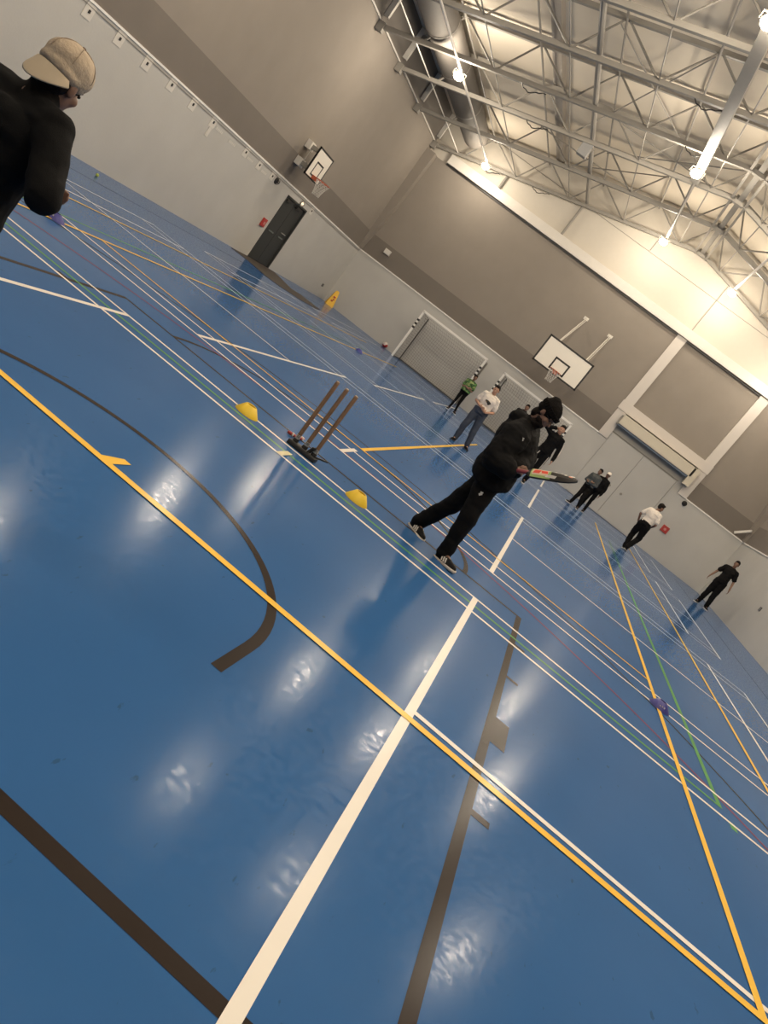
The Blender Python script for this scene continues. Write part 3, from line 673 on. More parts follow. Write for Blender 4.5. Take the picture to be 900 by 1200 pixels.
# ================================================================== PEOPLE
def blob(build, voxel, smooth=4, fold=0.0, fscale=7.0, seed=0.0):
    """closed primitives in one bmesh -> one continuous skin (voxel remesh + smooth)"""
    bm = BM(); build(bm); me = bpy.data.meshes.new('tmp'); bmesh.ops.recalc_face_normals(bm, faces=bm.faces[:]); bm.to_mesh(me); bm.free()
    o = bpy.data.objects.new('tmp', me); COL.objects.link(o)
    m1 = o.modifiers.new('r', 'REMESH'); m1.mode = 'VOXEL'; m1.voxel_size = voxel; m1.adaptivity = 0
    if smooth: m2 = o.modifiers.new('s', 'SMOOTH'); m2.factor = .5; m2.iterations = smooth
    dg = bpy.context.evaluated_depsgraph_get(); dg.update()
    res = bpy.data.meshes.new_from_object(o.evaluated_get(dg)); bpy.data.objects.remove(o); bpy.data.meshes.remove(me)
    if fold:
        nn = [v.normal.copy() for v in res.vertices]
        for v, n_ in zip(res.vertices, nn):
            c_ = v.co * fscale; c_.z *= 1.8
            v.co += n_ * fold * (noise.noise(c_ + V((seed, 0, 0))) + .5 * noise.noise(c_ * 2.3 + V((0, seed, 0))))
    return res
def axes_of(f, up):
    f = V(f).normalized(); up = V(up); s = f.cross(up).normalized(); u = s.cross(f).normalized()
    return Matrix((s, f, u)).transposed()           # local x = right, y = forward, z = up
def loft(bm, rings, n=20):
    rows = [[bm.verts.new(c + ax * math.cos(i * 2 * math.pi / n) + ay * math.sin(i * 2 * math.pi / n)) for i in range(n)] for c, ax, ay in rings]
    for A, B in zip(rows[:-1], rows[1:]):
        for i in range(n): bm.faces.new((A[i], A[(i + 1) % n], B[(i + 1) % n], B[i]))
    bm.faces.new(rows[0][::-1]); bm.faces.new(rows[-1])
def default_pose():
    J = {}
    for s, k in ((1, 'R'), (-1, 'L')):
        J['hip' + k] = V((.09 * s, 0, .92)); J['kn' + k] = V((.10 * s, .02, .49)); J['an' + k] = V((.115 * s, -.01, .08)); J['toe' + k] = V((.135 * s, .17, .03))
        J['sh' + k] = V((.175 * s, 0, 1.40)); J['el' + k] = V((.235 * s, -.03, 1.11)); J['wr' + k] = V((.25 * s, .05, .86)); J['hd' + k] = V((.01 * s, .02, -.09))
    J['pel'] = V((0, 0, .96)); J['neck'] = V((0, -.01, 1.45)); J['head'] = V((0, .02, 1.625)); J['face'] = V((0, 1, -.05)); J['hup'] = V((0, 0, 1))
    return J
def torso_rings(J, add, top=1.0, bot=0.0, flare=1.0):
    a, b = J['pel'], J['neck']; ax = b - a
    lr0 = (J['hipR'] - J['hipL']).normalized(); lr1 = (J['shR'] - J['shL']).normalized()
    prof = [(-.10, .150, .105), (0, .158, .112), (.18, .146, .104), (.38, .142, .104), (.62, .160, .116), (.80, .168, .112), (.90, .150, .095), (.97, .095, .072), (1.03, .060, .058)]
    out = []
    for t_, w_, d_ in prof:
        if t_ > top or t_ < bot: continue
        lr = lr0.lerp(lr1, max(0, min(1, t_))).normalized(); fw = ax.normalized().cross(lr).normalized()
        k = flare if t_ < .3 else 1.0
        out.append((a + ax * t_, lr * (w_ + add) * k, fw * (d_ + add) * k))
    return out
def hand(bm, wr, d, side, palm_n, curl=.5, sc=1.0, thumb_dir=None):
    """palm, four fingers of unequal length with two bends and a thumb from the side of the palm"""
    d = V(d).normalized(); n_ = V(palm_n); n_ = (n_ - d * n_.dot(d)).normalized(); s = d.cross(n_).normalized() * side
    A = Matrix((s, d, n_)).transposed()
    ell(bm, wr + d * .048 * sc, (.040 * sc, .052 * sc, .017 * sc), A, 14, 8); cone2(bm, wr, .025 * sc, wr + d * .03 * sc, .024 * sc, 10)
    for k, (off, ln) in enumerate(((.030, .070), (.010, .080), (-.010, .074), (-.029, .058))):
        p0 = wr + d * .088 * sc + s * off * sc; dd = d.copy(); r_ = .0092 * sc
        for j, part in enumerate((.45, .32, .23)):
            ang = curl * (.7 + .35 * j + .05 * k)
            dd = (dd * math.cos(ang) + n_ * math.sin(ang)).normalized() if j else (dd * math.cos(ang * .7) + n_ * math.sin(ang * .7)).normalized()
            p1 = p0 + dd * ln * part * sc; cone2(bm, p0, r_, p1, r_ * .92, 8); p0 = p1; r_ *= .92
            n2 = n_
    td = (s * .75 + d * .55 + n_ * .35).normalized(); p0 = wr + d * .022 * sc + s * .030 * sc
    p1 = p0 + td * .034 * sc; p2 = p1 + (d * .8 + n_ * .45 + s * .1).normalized() * .030 * sc
    cone2(bm, p0, .0125 * sc, p1, .011 * sc, 8); cone2(bm, p1, .011 * sc, p2, .009 * sc, 8)
def head_geo(bm, J, s):
    A = axes_of(J['face'], J['hup']); c = J['head']
    def L(x, y, z): return c + A @ V((x, y, z)) * s
    ell(bm, L(0, -.012, .028), (.074 * s, .094 * s, .090 * s), A, 20, 14)      # cranium
    ell(bm, L(0, .020, -.035), (.060 * s, .070 * s, .078 * s), A, 18, 12)      # face
    ell(bm, L(0, .052, -.082), (.036 * s, .034 * s, .030 * s), A, 12, 8)       # chin
    ell(bm, L(0, .076, .018), (.052 * s, .014 * s, .012 * s), A, 12, 8)        # brow
    cone2(bm, L(0, .084, .008), .008 * s, L(0, .104, -.030), .013 * s, 8)      # nose
    ell(bm, L(0, .084, -.058), (.024 * s, .010 * s, .006 * s), A, 10, 6); ell(bm, L(0, .082, -.068), (.021 * s, .010 * s, .006 * s), A, 10, 6)
    for sx in (-1, 1):
        ell(bm, L(.045 * sx, .058, -.030), (.020 * s, .022 * s, .022 * s), A, 10, 8)   # cheek
        ell(bm, L(.076 * sx, -.010, -.012), (.010 * s, .020 * s, .032 * s), A, 10, 8)  # ear
    return L, A
def finish(root, J, col):
    pass
def person(loc, yaw, h, label, J, cloth, voxel=.012, skin=M_skin, hair=M_hair, hair_style='short', top='tee', top_m=M_bcloth2, leg_m=M_bcloth, shoe_m=M_shoe, sole_m=M_sole,
           world=False, curl=(.5, .5), sleeve=None, eyes=True, add_top=.018, add_leg=.0, palmn=None, hem=None, flare=1.05, soles=True, legs_flare=0.0, seed=1.0, shoes='trainer', collar=.03):
    s = h / 1.75
    root = thing('person', label, 'person', loc, rot=0 if world else yaw)
    if world: J = {k: (v - V(loc) if k not in ('face', 'hup') and not k.startswith('hd') else v) for k, v in J.items()}
    else: J = {k: (v * s if k not in ('face', 'hup') else v) for k, v in J.items()}
    pn = palmn or {}
    def body(bm):
        L, A = head_geo(bm, J, s)
        cone2(bm, J['neck'] - (J['head'] - J['neck']).normalized() * .03 * s, .060 * s, L(0, -.015, -.06), .050 * s)
        loft(bm, torso_rings(J, -.012 * s if s > .9 else -.02, 1.1, -.2))
        for k, sd in (('R', 1), ('L', -1)):
            cone2(bm, J['hip' + k], .082 * s, J['kn' + k], .052 * s); cone2(bm, J['kn' + k], .052 * s, J['an' + k], .034 * s)
            cone2(bm, J['an' + k] + V((0, 0, .01)), .030 * s, J['an' + k].lerp(J['toe' + k], .8) + V((0, 0, .012)), .016 * s)
            cone2(bm, J['sh' + k], .052 * s, J['el' + k], .038 * s); cone2(bm, J['el' + k], .040 * s, J['wr' + k], .026 * s)
            cone2(bm, J['neck'], .045 * s, J['sh' + k], .05 * s)
            hand(bm, J['wr' + k], J['hd' + k], sd, pn.get(k, V((-sd, .2, 0))), curl[0 if k == 'R' else 1], s)
    b = obj('body', blob(body, voxel, 2), skin, root, True)
    # hair / eyes
    A = axes_of(J['face'], J['hup'])
    def L(x, y, z): return J['head'] + A @ V((x, y, z)) * s
    if hair_style == 'short':
        def hb(bm):
            ell(bm, L(0, -.022, .040), (.080 * s, .096 * s, .090 * s), A, 18, 12); ell(bm, L(0, -.050, -.005), (.073 * s, .062 * s, .070 * s), A, 14, 10); ell(bm, L(0, .045, .095), (.060 * s, .045 * s, .028 * s), A, 14, 8)
        obj('hair', blob(hb, max(.008, voxel * .7), 1, .004, 40), hair, root, True)
    if eyes:
        for sx in (-1, 1):
            bm = BM(); ell(bm, L(.030 * sx, .079, .002), (.014 * s, .008 * s, .008 * s), A, 10, 6); e_ = obj('eye', bm, mat('eye_dark', (.02, .015, .012), .3), root, True)
    # trousers
    def tr(bm):
        loft(bm, torso_rings(J, .012 * s + add_leg, .22, -.2))
        for k in 'RL':
            cone2(bm, J['hip' + k], (.098 + add_leg) * s, J['kn' + k], (.070 + add_leg) * s); cone2(bm, J['kn' + k], (.070 + add_leg) * s, J['an' + k] + (J['kn' + k] - J['an' + k]).normalized() * .02 * s, (.052 + add_leg + legs_flare) * s)
        ell(bm, J['pel'] - V((0, 0, .07 * s)), (.13 * s, .10 * s, .09 * s), None, 14, 8)
    obj('trousers', blob(tr, voxel, 3, .012 * s, 6.5, seed), leg_m, root, True)
    # shoes
    for k, sd in (('R', 1), ('L', -1)):
        an, toe = J['an' + k], J['toe' + k]; f = (toe - an); f.z *= 1; fd = V((f.x, f.y, f.z + .05 * s)).normalized() if not ('flat' + k) in J else f.normalized()
        make_shoe(root, an, toe, s, shoe_m, sole_m, sd, max(.006, voxel * .6), shoes)
    # top
    def tp(bm):
        loft(bm, torso_rings(J, add_top * s, 1.0, -.02 if hem is None else hem, flare))
        for k in 'RL':
            sh, el, wr = J['sh' + k], J['el' + k], J['wr' + k]
            cone2(bm, J['neck'] + (sh - J['neck']) * .05 - V((0, 0, .005)), (.056 + add_top * .6) * s, sh, (.057 + add_top) * s)
            if top == 'tee':
                e2 = sh.lerp(el, .68); cone2(bm, sh, (.054 + add_top) * s, e2, (.050 + add_top * 1.3) * s)
            else:
                cone2(bm, sh, (.054 + add_top) * s, el, (.044 + add_top) * s); cone2(bm, el, (.044 + add_top) * s, el.lerp(wr, .93), (.034 + add_top * .8) * s)
        if top == 'hoodie':
            n0 = J['neck']; back = -V((J['face'].x, J['face'].y, 0)).normalized()
            ell(bm, n0 + back * .075 * s + V((0, 0, .01 * s)), (.11 * s, .11 * s, .080 * s), None, 16, 10); 
        cone2(bm, J['neck'] - V((0, 0, .02)), .068 * s, J['neck'] + (J['head'] - J['neck']).normalized() * (collar if top != 'tee' else .0) * s, (.062 if collar < .05 else .070) * s)
    obj({'tee': 'shirt', 'hoodie': 'hooded_top', 'jumper': 'jumper'}[top], blob(tp, voxel, 3, .012 * s, 7.5, seed + 3), top_m, root, True)
    return root, J, s
def make_shoe(root, an, toe, s, shoe_m, sole_m, sd, vox, style='trainer'):
    f = (toe - an); f0 = V((f.x, f.y, 0)).normalized()
    # foot frame: pitch from ankle->toe slope relative to rest (-.05/.17)
    rest = math.atan2(-.05, .17); hl = math.hypot(f.x, f.y); pit = math.atan2(f.z, hl) - rest
    side = V((0, 0, 1)).cross(f0).normalized(); fd = (f0 * math.cos(pit) + V((0, 0, 1)) * math.sin(pit)).normalized(); up = fd.cross(side * -1).normalized()
    if up.z < 0 and abs(pit) < 1.2: up = -up
    A = Matrix((side, fd, up)).transposed(); o0 = an - up * .08 * s     # heel centre on the sole plane
    def L(x, y, z): return o0 + A @ V((x, y, z)) * s
    def up_(bm):
        cone2(bm, L(0, -.02, .048), .041 * s, L(0, .10, .042), .041 * s); cone2(bm, L(0, .10, .040), .041 * s, L(0, .18, .030), .031 * s); cone2(bm, L(0, 0, .05), .044 * s, L(0, .01, .10), .048 * s)
    sh = obj('shoe', blob(up_, vox, 2), shoe_m, root, True)
    bm = BM(); pts = [(-.030, -.055), (.030, -.055), (.040, -.01), (.036, .06), (.046, .13), (.040, .185), (.018, .215), (-.018, .215), (-.040, .185), (-.042, .13), (-.034, .06), (-.038, -.01)]
    lo = [bm.verts.new(L(x, y, 0.0)) for x, y in pts]; hi = [bm.verts.new(L(x * 1.04, y * 1.01, .026)) for x, y in pts]
    bm.faces.new(lo[::-1]); bm.faces.new(hi)
    for i in range(12): bm.faces.new((lo[i], lo[(i + 1) % 12], hi[(i + 1) % 12], hi[i]))
    obj('sole', bm, sole_m, sh, True, label='pale sole' if sole_m is M_sole else None)
    if style == 'striped':
        for sx in (-1, 1):
            for k in range(3):
                y = .055 + .026 * k
                bm = BM(); bar(bm, L(sx * .0455, y, .032), L(sx * .036, y - .020, .072), .012 * s, .005, A @ V((sx, 0, .5)))
                obj('stripe', bm, M_white, sh, label='white stripe')
        for k in range(3):
            bm = BM(); bar(bm, L(-.02, .05 + .025 * k, .088 - .008 * k), L(.02, .05 + .025 * k, .088 - .008 * k), .006, .006); obj('lace', bm, M_black, sh)
        bm = BM(); path_tube(bm, [L(0, .045, .08), L(.025, .05, .105), L(.045, .045, .09)], .003, 5); path_tube(bm, [L(0, .045, .08), L(-.02, .06, .11)], .003, 5); obj('lace', bm, M_black, sh)
#PEOPLE_START
def P0(**kw):
    J = default_pose()
    for k, v in kw.items(): J[k] = V(v)
    return J
def yaw_to(dx, dy): return math.atan2(dy, dx) - math.pi / 2
# --- young man in white t-shirt, hands together before the belly
J = P0(anR=(.10, .02, .08), toeR=(.16, .17, .03), knR=(.12, .05, .49), anL=(-.25, -.02, .08), toeL=(-.31, .13, .03), knL=(-.16, .02, .50), hipL=(-.09, 0, .92),
       elR=(.26, -.04, 1.13), wrR=(.11, .19, 1.08), hdR=(-.08, .06, 0), elL=(-.27, -.02, 1.12), wrL=(-.10, .22, 1.02), hdL=(.09, .03, .03), head=(.02, .03, 1.62), face=(.1, 1, -.1))
rt, J_, s = person((-1.86, 18.05, 0), yaw_to(.12, -1), 1.55, 'young man in white t-shirt and navy jeans, hands together', J, None, .011, top_m=M_wcloth, leg_m=M_navy, top='tee', add_leg=.016, sole_m=M_black, palmn={'R': V((0, -1, .2)), 'L': V((0, -1, .2))}, seed=2)
bm = BM(); ell(bm, V((.0, .152 * s, 1.27 * s)), (.085 * s, .012, .035 * s), Matrix.Rotation(R(-8), 3, 'Y')); ell(bm, V((-.03 * s, .150 * s, 1.24 * s)), (.035 * s, .012, .03 * s)); obj('chest_print', bm, M_black, rt, label='black chest print')
bm = BM(); ell(bm, V((.045 * s, .158 * s, 1.262 * s)), (.02 * s, .01, .009 * s)); obj('chest_print', bm, mat('dull_gold', (.35, .22, .08), .6), rt, label='gold part of chest print')
# --- child in green
J = P0(elR=(.22, .02, 1.10), wrR=(-.02, .17, 1.16), hdR=(-.09, .01, .02), elL=(-.22, .02, 1.10), wrL=(.02, .20, 1.12), hdL=(.09, .0, .03), anR=(.13, 0, .08), toeR=(.19, .15, .03), anL=(-.16, 0, .08), toeL=(-.21, .15, .03), face=(-.15, 1, 0))
M_greenp = bpy.data.materials.new('green_leaf_print'); M_greenp.use_nodes = True; nt = M_greenp.node_tree; bs = nt.nodes['Principled BSDF']; bs.inputs['Roughness'].default_value = .8
tc = nt.nodes.new('ShaderNodeTexCoord'); nz_ = nt.nodes.new('ShaderNodeTexNoise'); nz_.inputs['Scale'].default_value = 14; nt.links.new(tc.outputs['Object'], nz_.inputs['Vector']); rp = nt.nodes.new('ShaderNodeValToRGB')
rp.color_ramp.interpolation = 'CONSTANT'; rp.color_ramp.elements[0].color = (.03, .07, .02, 1); rp.color_ramp.elements[1].position = .5; rp.color_ramp.elements[1].color = (.085, .22, .06, 1); e_ = rp.color_ramp.elements.new(.58); e_.color = (.24, .28, .11, 1)
nt.links.new(nz_.outputs['Fac'], rp.inputs[0]); nt.links.new(rp.outputs[0], bs.inputs['Base Color'])
person((-3.48, 26.1, 0), yaw_to(.25, -1), 1.40, 'child in green patterned t-shirt with folded arms before the left goal', J, None, .012, skin=M_skin2, top_m=M_greenp, leg_m=M_bcloth, add_leg=-.008, palmn={'R': V((0, -1, 0)), 'L': V((0, -1, 0))}, seed=5)
# --- man in black hooded top, one hand behind the head
J = P0(elR=(.34, .05, 1.47), wrR=(.13, .06, 1.58), hdR=(-.07, -.03, .05), elL=(-.27, -.02, 1.12), wrL=(-.29, .10, .88), hdL=(-.02, .05, -.09), face=(-.05, 1, -.1), anR=(.18, 0, .08), toeR=(.24, .15, .03), knR=(.15, .05, .49), anL=(-.05, -.05, .08), toeL=(-.07, .11, .03))
rt, J_, s = person((-.27, 20.9, 0), yaw_to(.0, -1), 1.76, 'man in black hooded tracksuit with one hand behind his head', J, None, .012, top='hoodie', top_m=M_bcloth, leg_m=M_bcloth, add_leg=.012, seed=7)
obj('sleeve_stripe', bar(BM(), V((-.285, .03, 1.36)) * s, V((-.335, .06, 1.05)) * s, .02, .012), M_wcloth, rt, label='white sleeve stripe')
obj('leg_stripe', bar(BM(), V((.10, .125, .90)) * s, V((.17, .15, .45)) * s, .016, .012), M_wcloth, rt, label='white leg stripe')
obj('leg_stripe', bar(BM(), V((-.175, .10, .90)) * s, V((-.165, .10, .45)) * s, .016, .012), M_wcloth, rt, label='white leg stripe')
obj('hood_lining', ell(BM(), V((.10, .02, 1.50)) * s, (.035, .05, .03)), M_wcloth, rt, True, label='pale hood lining')
# --- person hidden behind the batting man
person((-1.66, 26.9, 0), yaw_to(.1, -1), 1.67, 'dark-haired person almost hidden behind the batting man', P0(), None, .014, skin=M_skin2, top='hoodie', top_m=M_bcloth, seed=9)
# --- pair by the store doors
J = P0(elR=(.24, .04, 1.10), wrR=(-.02, .20, 1.13), hdR=(-.09, .01, .02), elL=(-.24, .02, 1.10), wrL=(.02, .22, 1.07), hdL=(.09, .0, .03), anR=(.17, .02, .08), toeR=(.26, .16, .03), anL=(-.18, -.02, .08), toeL=(-.24, .13, .03), face=(.15, 1, -.1))
person((1.42, 26.5, 0), yaw_to(-.45, -1), 1.47, 'boy in grey top with folded arms, left of the store doors', J, None, .012, skin=M_skin2, top='jumper', top_m=M_greycl, leg_m=M_bcloth2, add_leg=.012, palmn={'R': V((0, -1, 0)), 'L': V((0, -1, 0))}, seed=11)
J = P0(face=(-.1, 1, -.05))
rt, J_, s = person((1.72, 27.15, 0), yaw_to(-.4, -1), 1.54, 'person in black with a white cap standing behind the boy in grey', J, None, .012, skin=M_skin2, top='jumper', top_m=M_bcloth, hair_style='none', seed=12)
A = axes_of((-.1, 1, -.05), (0, 0, 1)); c = J_['head']
def capb(bm): ell(bm, c + A @ V((0, -.015, .055)) * s, (.085 * s, .100 * s, .075 * s), A)
obj('cap', blob(capb, .01, 1), M_wcloth, rt, True, label='white cap'); obj('cap_peak', ell(BM(), c + A @ V((0, .11, .045)) * s, (.06, .06, .008), A), M_wcloth, rt, True)
# --- man in white t-shirt walking away
J = P0(anR=(.05, -.10, .10), toeR=(.06, .06, .03), knR=(.12, .10, .50), anL=(-.04, .03, .08), toeL=(-.05, .20, .03), knL=(-.13, .14, .52), hipR=(.09, 0, .91), hipL=(-.09, 0, .91), pel=(0, 0, .95), neck=(0, .06, 1.44), shR=(.175, .07, 1.38), shL=(-.175, .07, 1.38), head=(.03, .10, 1.61), face=(.75, .6, -.1),
       elR=(.25, .05, 1.10), wrR=(.16, .22, .98), hdR=(-.03, .08, -.03), elL=(-.30, .02, 1.12), wrL=(-.25, .12, .92), hdL=(.03, .07, -.04))
person((3.32, 25.2, 0), yaw_to(.35, 1), 1.77, 'man in white t-shirt and black trousers seen from behind, right of the store doors', J, None, .012, skin=M_skin2, top_m=M_wcloth, leg_m=M_bcloth, add_leg=.02, eyes=False, seed=14)
# --- man in black t-shirt at the right
J = P0(elR=(.29, -.04, 1.13), wrR=(.36, .05, .90), hdR=(.02, .03, -.09), elL=(-.28, -.04, 1.13), wrL=(-.33, .07, .89), hdL=(-.02, .03, -.09), anR=(.13, 0, .08), toeR=(.20, .15, .03), anL=(-.15, .03, .08), toeL=(-.22, .18, .03), face=(.12, 1, -.12))
person((6.42, 26.75, 0), yaw_to(-.2, -1), 1.80, 'man in black t-shirt and black trousers standing by the right wall', J, None, .012, skin=M_skin2, top_m=M_bcloth2, leg_m=M_bcloth, add_leg=.018, seed=16)

# --- man in beige cap, close on the left
CF = V((-.12, 1, -.22)); hq = at_y(71, 92, 2.5); hs = hq.z / 1.60
J = P0(pel=(-.05, 0, .96), elR=(.36, -.08, 1.25), wrR=(.0, .20, 1.30), hdR=(-.07, .06, 0), elL=(-.31, -.06, 1.20), wrL=(-.06, .26, 1.22), hdL=(.08, .05, 0), head=(.02, .055, 1.60), face=CF, hup=(.0, .10, 1), neck=(0, .0, 1.46),
       shR=(.175, -.01, 1.44), shL=(-.175, -.01, 1.44))
rt, J_, s = person((hq.x - .02 * hs, hq.y - .055 * hs, 0), R(-8), 1.75 * hs, 'man in black jumper and backwards beige cap, seen from behind, nearest the camera', J, None, .008, skin=M_skin2, top='jumper', top_m=M_bcloth, hair_style='none', eyes=True, add_top=.020, palmn={'R': V((0, -1, 0)), 'L': V((0, -1, 0))}, seed=21, collar=.085, flare=1.0, hem=-.1)
A = axes_of(CF, (0, .10, 1)); c = J_['head']
def L(x, y, z): return c + A @ V((x, y, z)) * s
def hairb(bm): ell(bm, L(0, -.045, -.01), (.078 * s, .066 * s, .070 * s), A, 18, 12); ell(bm, L(0, .02, .03), (.079 * s, .06 * s, .06 * s), A, 18, 12)
obj('hair', blob(hairb, .006, 1, .003, 60), M_hair, rt, True)
def capc(bm):
    ell(bm, L(0, -.010, .052), (.091 * s, .110 * s, .082 * s), A, 24, 16); ell(bm, L(0, -.02, .02), (.088 * s, .104 * s, .045 * s), A, 24, 12)
cp = obj('cap', blob(capc, .006, 2, .004, 14, 4), M_cap, rt, True, label='beige cotton cap')
bm = BM(); ell(bm, L(0, -.010, .136), (.008, .008, .005), A); obj('button', bm, mat('cap_button', (.10, .07, .05), .7), cp)
for k in range(6):
    a = k * math.pi / 3 + .3; pts = [L(.0925 * math.cos(a) * math.cos(th), -.010 + .1115 * math.sin(a) * math.cos(th), .052 + .0835 * math.sin(th)) for th in [i * math.pi / 16 for i in range(9)]]
    obj('seam', path_tube(BM(), pts, .0018, 5), mat('cap_seam', (.30, .24, .18), .9), cp)
bm = BM(); n = 14; rows = []
for j in range(5):
    row = []
    for i in range(n + 1):
        a = math.pi * (1.14 + .72 * i / n); rr = 1 + .85 * (j / 4) * math.sin(math.pi * i / n) ** .6
        x = .088 * math.cos(a) * (1 + .05 * j); y = -.015 + .103 * math.sin(a) * (1 + .22 * (rr - 1)); row.append(L(x, y, .002 - .060 * (j / 4) * math.sin(math.pi * i / n) - .02 * (j / 4)))
    rows.append(row)
top_ = [[bm.verts.new(q) for q in r_] for r_ in rows]; bot_ = [[bm.verts.new(q - A @ V((0, 0, .005))) for q in r_] for r_ in rows]
for g, fl in ((top_, 0), (bot_, 1)):
    for j in range(4):
        for i in range(n): bm.faces.new((g[j][i], g[j][i + 1], g[j + 1][i + 1], g[j + 1][i]))
for i in range(n): bm.faces.new((top_[4][i], top_[4][i + 1], bot_[4][i + 1], bot_[4][i]))
obj('cap_peak', bm, mat('peak_beige', (.50, .42, .31), .85), cp, True, label='pale beige peak over the neck')
for k in range(3):
    q = J_['elR'] + V((.055, -.055, .03 - .0 * k)) ; obj('sleeve_stripe', bar(BM(), q + V((.014 * k, .03 * k, 0)), q + V((.014 * k, .03 * k, -.07)), .006, .006), mat('dull_white', (.25, .24, .23), .8), rt, label='faint pale sleeve stripe')

# --- batting man: joints placed at their real positions in the hall
YN, YFR = 7.12, 7.42      # depth of the near (right) and far (left) side
B = {}
B['hipR'] = at_y(574, 563, 7.22); B['hipL'] = at_y(578, 556, 7.38)
B['knR'] = at_y(549, 606, 7.12); B['anR'] = at_y(519.5, 648.5, 7.15); B['toeR'] = at_y(531.5, 668.5, 7.03)
B['knL'] = at_y(533, 590, 7.40); B['anL'] = at_y(489, 612, 7.50); B['toeL'] = at_y(495, 631, 7.37)
B['pel'] = at_y(578, 556, 7.30); B['neck'] = at_y(616, 499, 7.30); B['head'] = at_y(641, 485.5, 7.22)
B['shR'] = at_y(603, 512, 7.10); B['shL'] = at_y(616, 505, 7.50)
B['elR'] = at_y(580, 537, 6.98); B['wrR'] = at_y(595, 551, 6.92); B['elL'] = at_y(614, 537, 7.42); B['wrL'] = at_y(602.5, 549, 7.05)
bat_a = at_y(596, 549.5, 6.92); bat_b = at_y(677, 564, 6.80); bd = (bat_b - bat_a).normalized()
B['hdR'] = (at_y(603, 551, 6.93) - B['wrR']); B['hdL'] = (at_y(607, 551, 6.99) - B['wrL'])
B['face'] = V((.80, -.30, -.42)); B['hup'] = V((.30, -.05, 1))
root = V((-.28, 7.25, 0))
rt, J_, s = person(root, 0, 1.78, 'man in black beanie and black clothes striding with a cricket bat', B, None, .009, skin=M_skin2, hair_style='none', top='hoodie', top_m=M_bcloth, leg_m=M_bcloth, world=True, add_top=.072, add_leg=.016,
                   curl=(1.1, 1.1), palmn={'R': V((0, .6, -.7)), 'L': V((0, .6, .7))}, hem=-.12, flare=1.10, shoes='striped', collar=.08, seed=31)
A = axes_of(B['face'], B['hup']); c = J_['head']
def L(x, y, z): return c + A @ V((x, y, z)) * s
def bean(bm):
    ell(bm, L(0, -.018, .045), (.090 * s, .108 * s, .098 * s), A, 22, 14); ell(bm, L(0, -.05, .105), (.055 * s, .062 * s, .05 * s), A, 16, 10); ell(bm, L(0, -.035, .000), (.084 * s, .088 * s, .050 * s), A, 16, 10)
bn = obj('beanie', blob(bean, .007, 2, .004, 22), M_knit, rt, True, label='black knitted beanie')
bm = BM(); pr = None
for i in range(28):
    a = i * 2 * math.pi / 28; q0 = L(.088 * math.cos(a), -.012 + .108 * math.sin(a), .028); q1 = L(.094 * math.cos(a), -.012 + .114 * math.sin(a), .052)
    tube(bm, q0, L(.091 * math.cos(a), -.012 + .112 * math.sin(a), .068), .011, .010, 6)
obj('cuff', bm, M_knit, bn)
def beard(bm):
    ell(bm, L(0, .045, -.085), (.050 * s, .045 * s, .048 * s), A, 16, 10); ell(bm, L(0, .025, -.065), (.064 * s, .055 * s, .045 * s), A, 16, 10); ell(bm, L(0, -.02, -.03), (.078 * s, .03 * s, .04 * s), A, 12, 8); ell(bm, L(0, .015, -.125), (.055 * s, .05 * s, .045 * s), A, 12, 8); ell(bm, L(0, -.055, -.065), (.066 * s, .045 * s, .060 * s), A, 12, 8)
obj('beard', blob(beard, .006, 1, .004, 60), M_hair, rt, True, label='dark beard')
bm = BM()
for sx in (-1, 1):
    pts = [L(.032 * sx + .022 * math.cos(a), .094, .002 + .016 * math.sin(a)) for a in [i * math.pi / 6 for i in range(13)]]; path_tube(bm, pts, .0022, 5); tube(bm, L(.054 * sx, .092, .006), L(.078 * sx, -.01, .006), .002, n=5)
tube(bm, L(-.010, .096, .004), L(.010, .096, .004), .002, n=5); obj('glasses', bm, M_black, rt, label='thin dark glasses')
def logo(px, py, y, w1, w2, nm='chest_logo'):
    q = at_y(px, py, y) - root; bm = BM(); bar(bm, q - CR * .018, q + CR * .012 + CU * .006, w1, .004, (0, -1, 0)); bar(bm, q + CU * .022 - CR * .004, q + CU * .012 + CR * .02, w2, .004, (0, -1, 0)); obj(nm, bm, mat('logo_grey', (.45, .44, .42), .7), rt, label='small pale logo')
logo(611.5, 516, 7.0, .022, .012); logo(563.5, 579.5, 7.06, .02, .012, 'trouser_logo')

# --- cricket bat held in the hands
bt = thing('cricket_bat', 'black cricket bat with red and green label, held out by the man in the beanie', 'bat', bat_a)
X = bd; Lb = (bat_b - bat_a).length
nrm = (-ray(640, 556)).normalized(); nrm = (nrm - X * nrm.dot(X)).normalized(); nrm = (nrm + CU * 1.15); nrm = (nrm - X * nrm.dot(X)).normalized(); Y_ = nrm.cross(X).normalized()
if Y_.dot(CU) < 0: Y_ = -Y_
def Q(x, y, z): return X * x + Y_ * y + nrm * z
obj('handle', tube(BM(), Q(-.06, 0, 0), Q(.175, 0, 0), .0175, .0175, 12), mat('grip_red', (.16, .015, .025), .6), bt, True, label='dark red rubber grip')
bm = BM(); rows = []
prof = [(.160, .022, .014), (.185, .045, .018), (.21, .054, .020), (.36, .054, .026), (Lb - .22, .054, .032), (Lb - .13, .049, .026), (Lb - .065, .038, .018), (Lb - .02, .023, .011), (Lb, .010, .007)]
for x, w_, d_ in prof:
    rows.append([bm.verts.new(Q(x, yy, zz)) for yy, zz in ((-w_, -.008), (w_, -.008), (w_, .006), (w_ * .35, d_), (-w_ * .35, d_), (-w_, .006))])
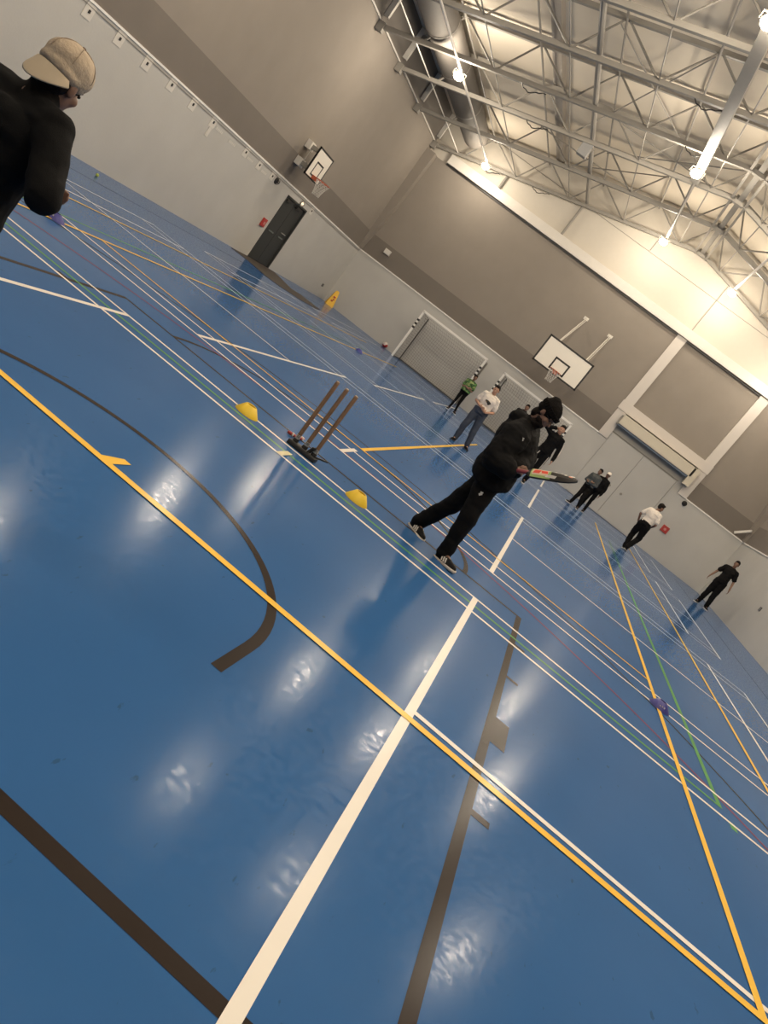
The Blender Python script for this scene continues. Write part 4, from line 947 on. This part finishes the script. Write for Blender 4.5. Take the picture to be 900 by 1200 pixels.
for A_, B2 in zip(rows[:-1], rows[1:]):
    for i in range(6): bm.faces.new((A_[i], A_[(i + 1) % 6], B2[(i + 1) % 6], B2[i]))
bm.faces.new(rows[0][::-1]); bm.faces.new(rows[-1])
blade = obj('blade', bm, mat('bat_black', (.014, .012, .011), .4), bt, label='black blade')
def facez(x, y):
    for (x0, w0, d0), (x1, w1, d1) in zip(prof[:-1], prof[1:]):
        if x0 <= x <= x1: 
            t_ = (x - x0) / (x1 - x0); w_ = w0 + (w1 - w0) * t_; d_ = d0 + (d1 - d0) * t_; break
    ay = abs(y); k = w_ * .35
    return d_ if ay <= k else d_ + (.006 - d_) * min(1, (ay - k) / (w_ - k))
def sticker(x0, x1, y0, y1, m, nm, h=.0012, skew=0.0, lab=None):
    bm = BM(); nx, ny = 6, 6; g = [[bm.verts.new(Q(x0 + (x1 - x0) * i / nx + skew * (y0 + (y1 - y0) * j / ny), y0 + (y1 - y0) * j / ny, facez(x0 + (x1 - x0) * i / nx, y0 + (y1 - y0) * j / ny) + h)) for j in range(ny + 1)] for i in range(nx + 1)]
    for i in range(nx):
        for j in range(ny): bm.faces.new((g[i][j], g[i][j + 1], g[i + 1][j + 1], g[i + 1][j]))
    return obj(nm, bm, m, blade, label=lab)
sticker(.195, .365, -.050, .050, mat('label_green', (.30, .42, .14), .5), 'label', .001, lab='green label')
sticker(.205, .352, -.030, .046, mat('label_cream', (.62, .50, .36), .5), 'label', .002, lab='cream label panel')
sticker(.217, .272, -.016, .032, mat('label_red', (.70, .06, .03), .5), 'label_lettering', .003, .3, 'red lettering'); sticker(.285, .338, -.010, .026, mat('label_red', (.70, .06, .03), .5), 'label_lettering', .003, -.3, 'red lettering')
sticker(.345, .43, -.040, -.020, M_white, 'label_flash', .003, .6, 'white flash')
for (x0, x1, y0, y1) in ((.375, .40, .03, .046), (.425, .445, .032, .046), (.465, .485, .012, .026), (.51, .545, .020, .036)):
    if x1 < Lb - .02: sticker(x0, x1, y0, y1, M_white, 'label_flash', .003, .3)
sticker(Lb - .075, Lb - .045, .005, .028, mat('toe_pink', (.55, .25, .18), .5), 'toe_mark', .003)
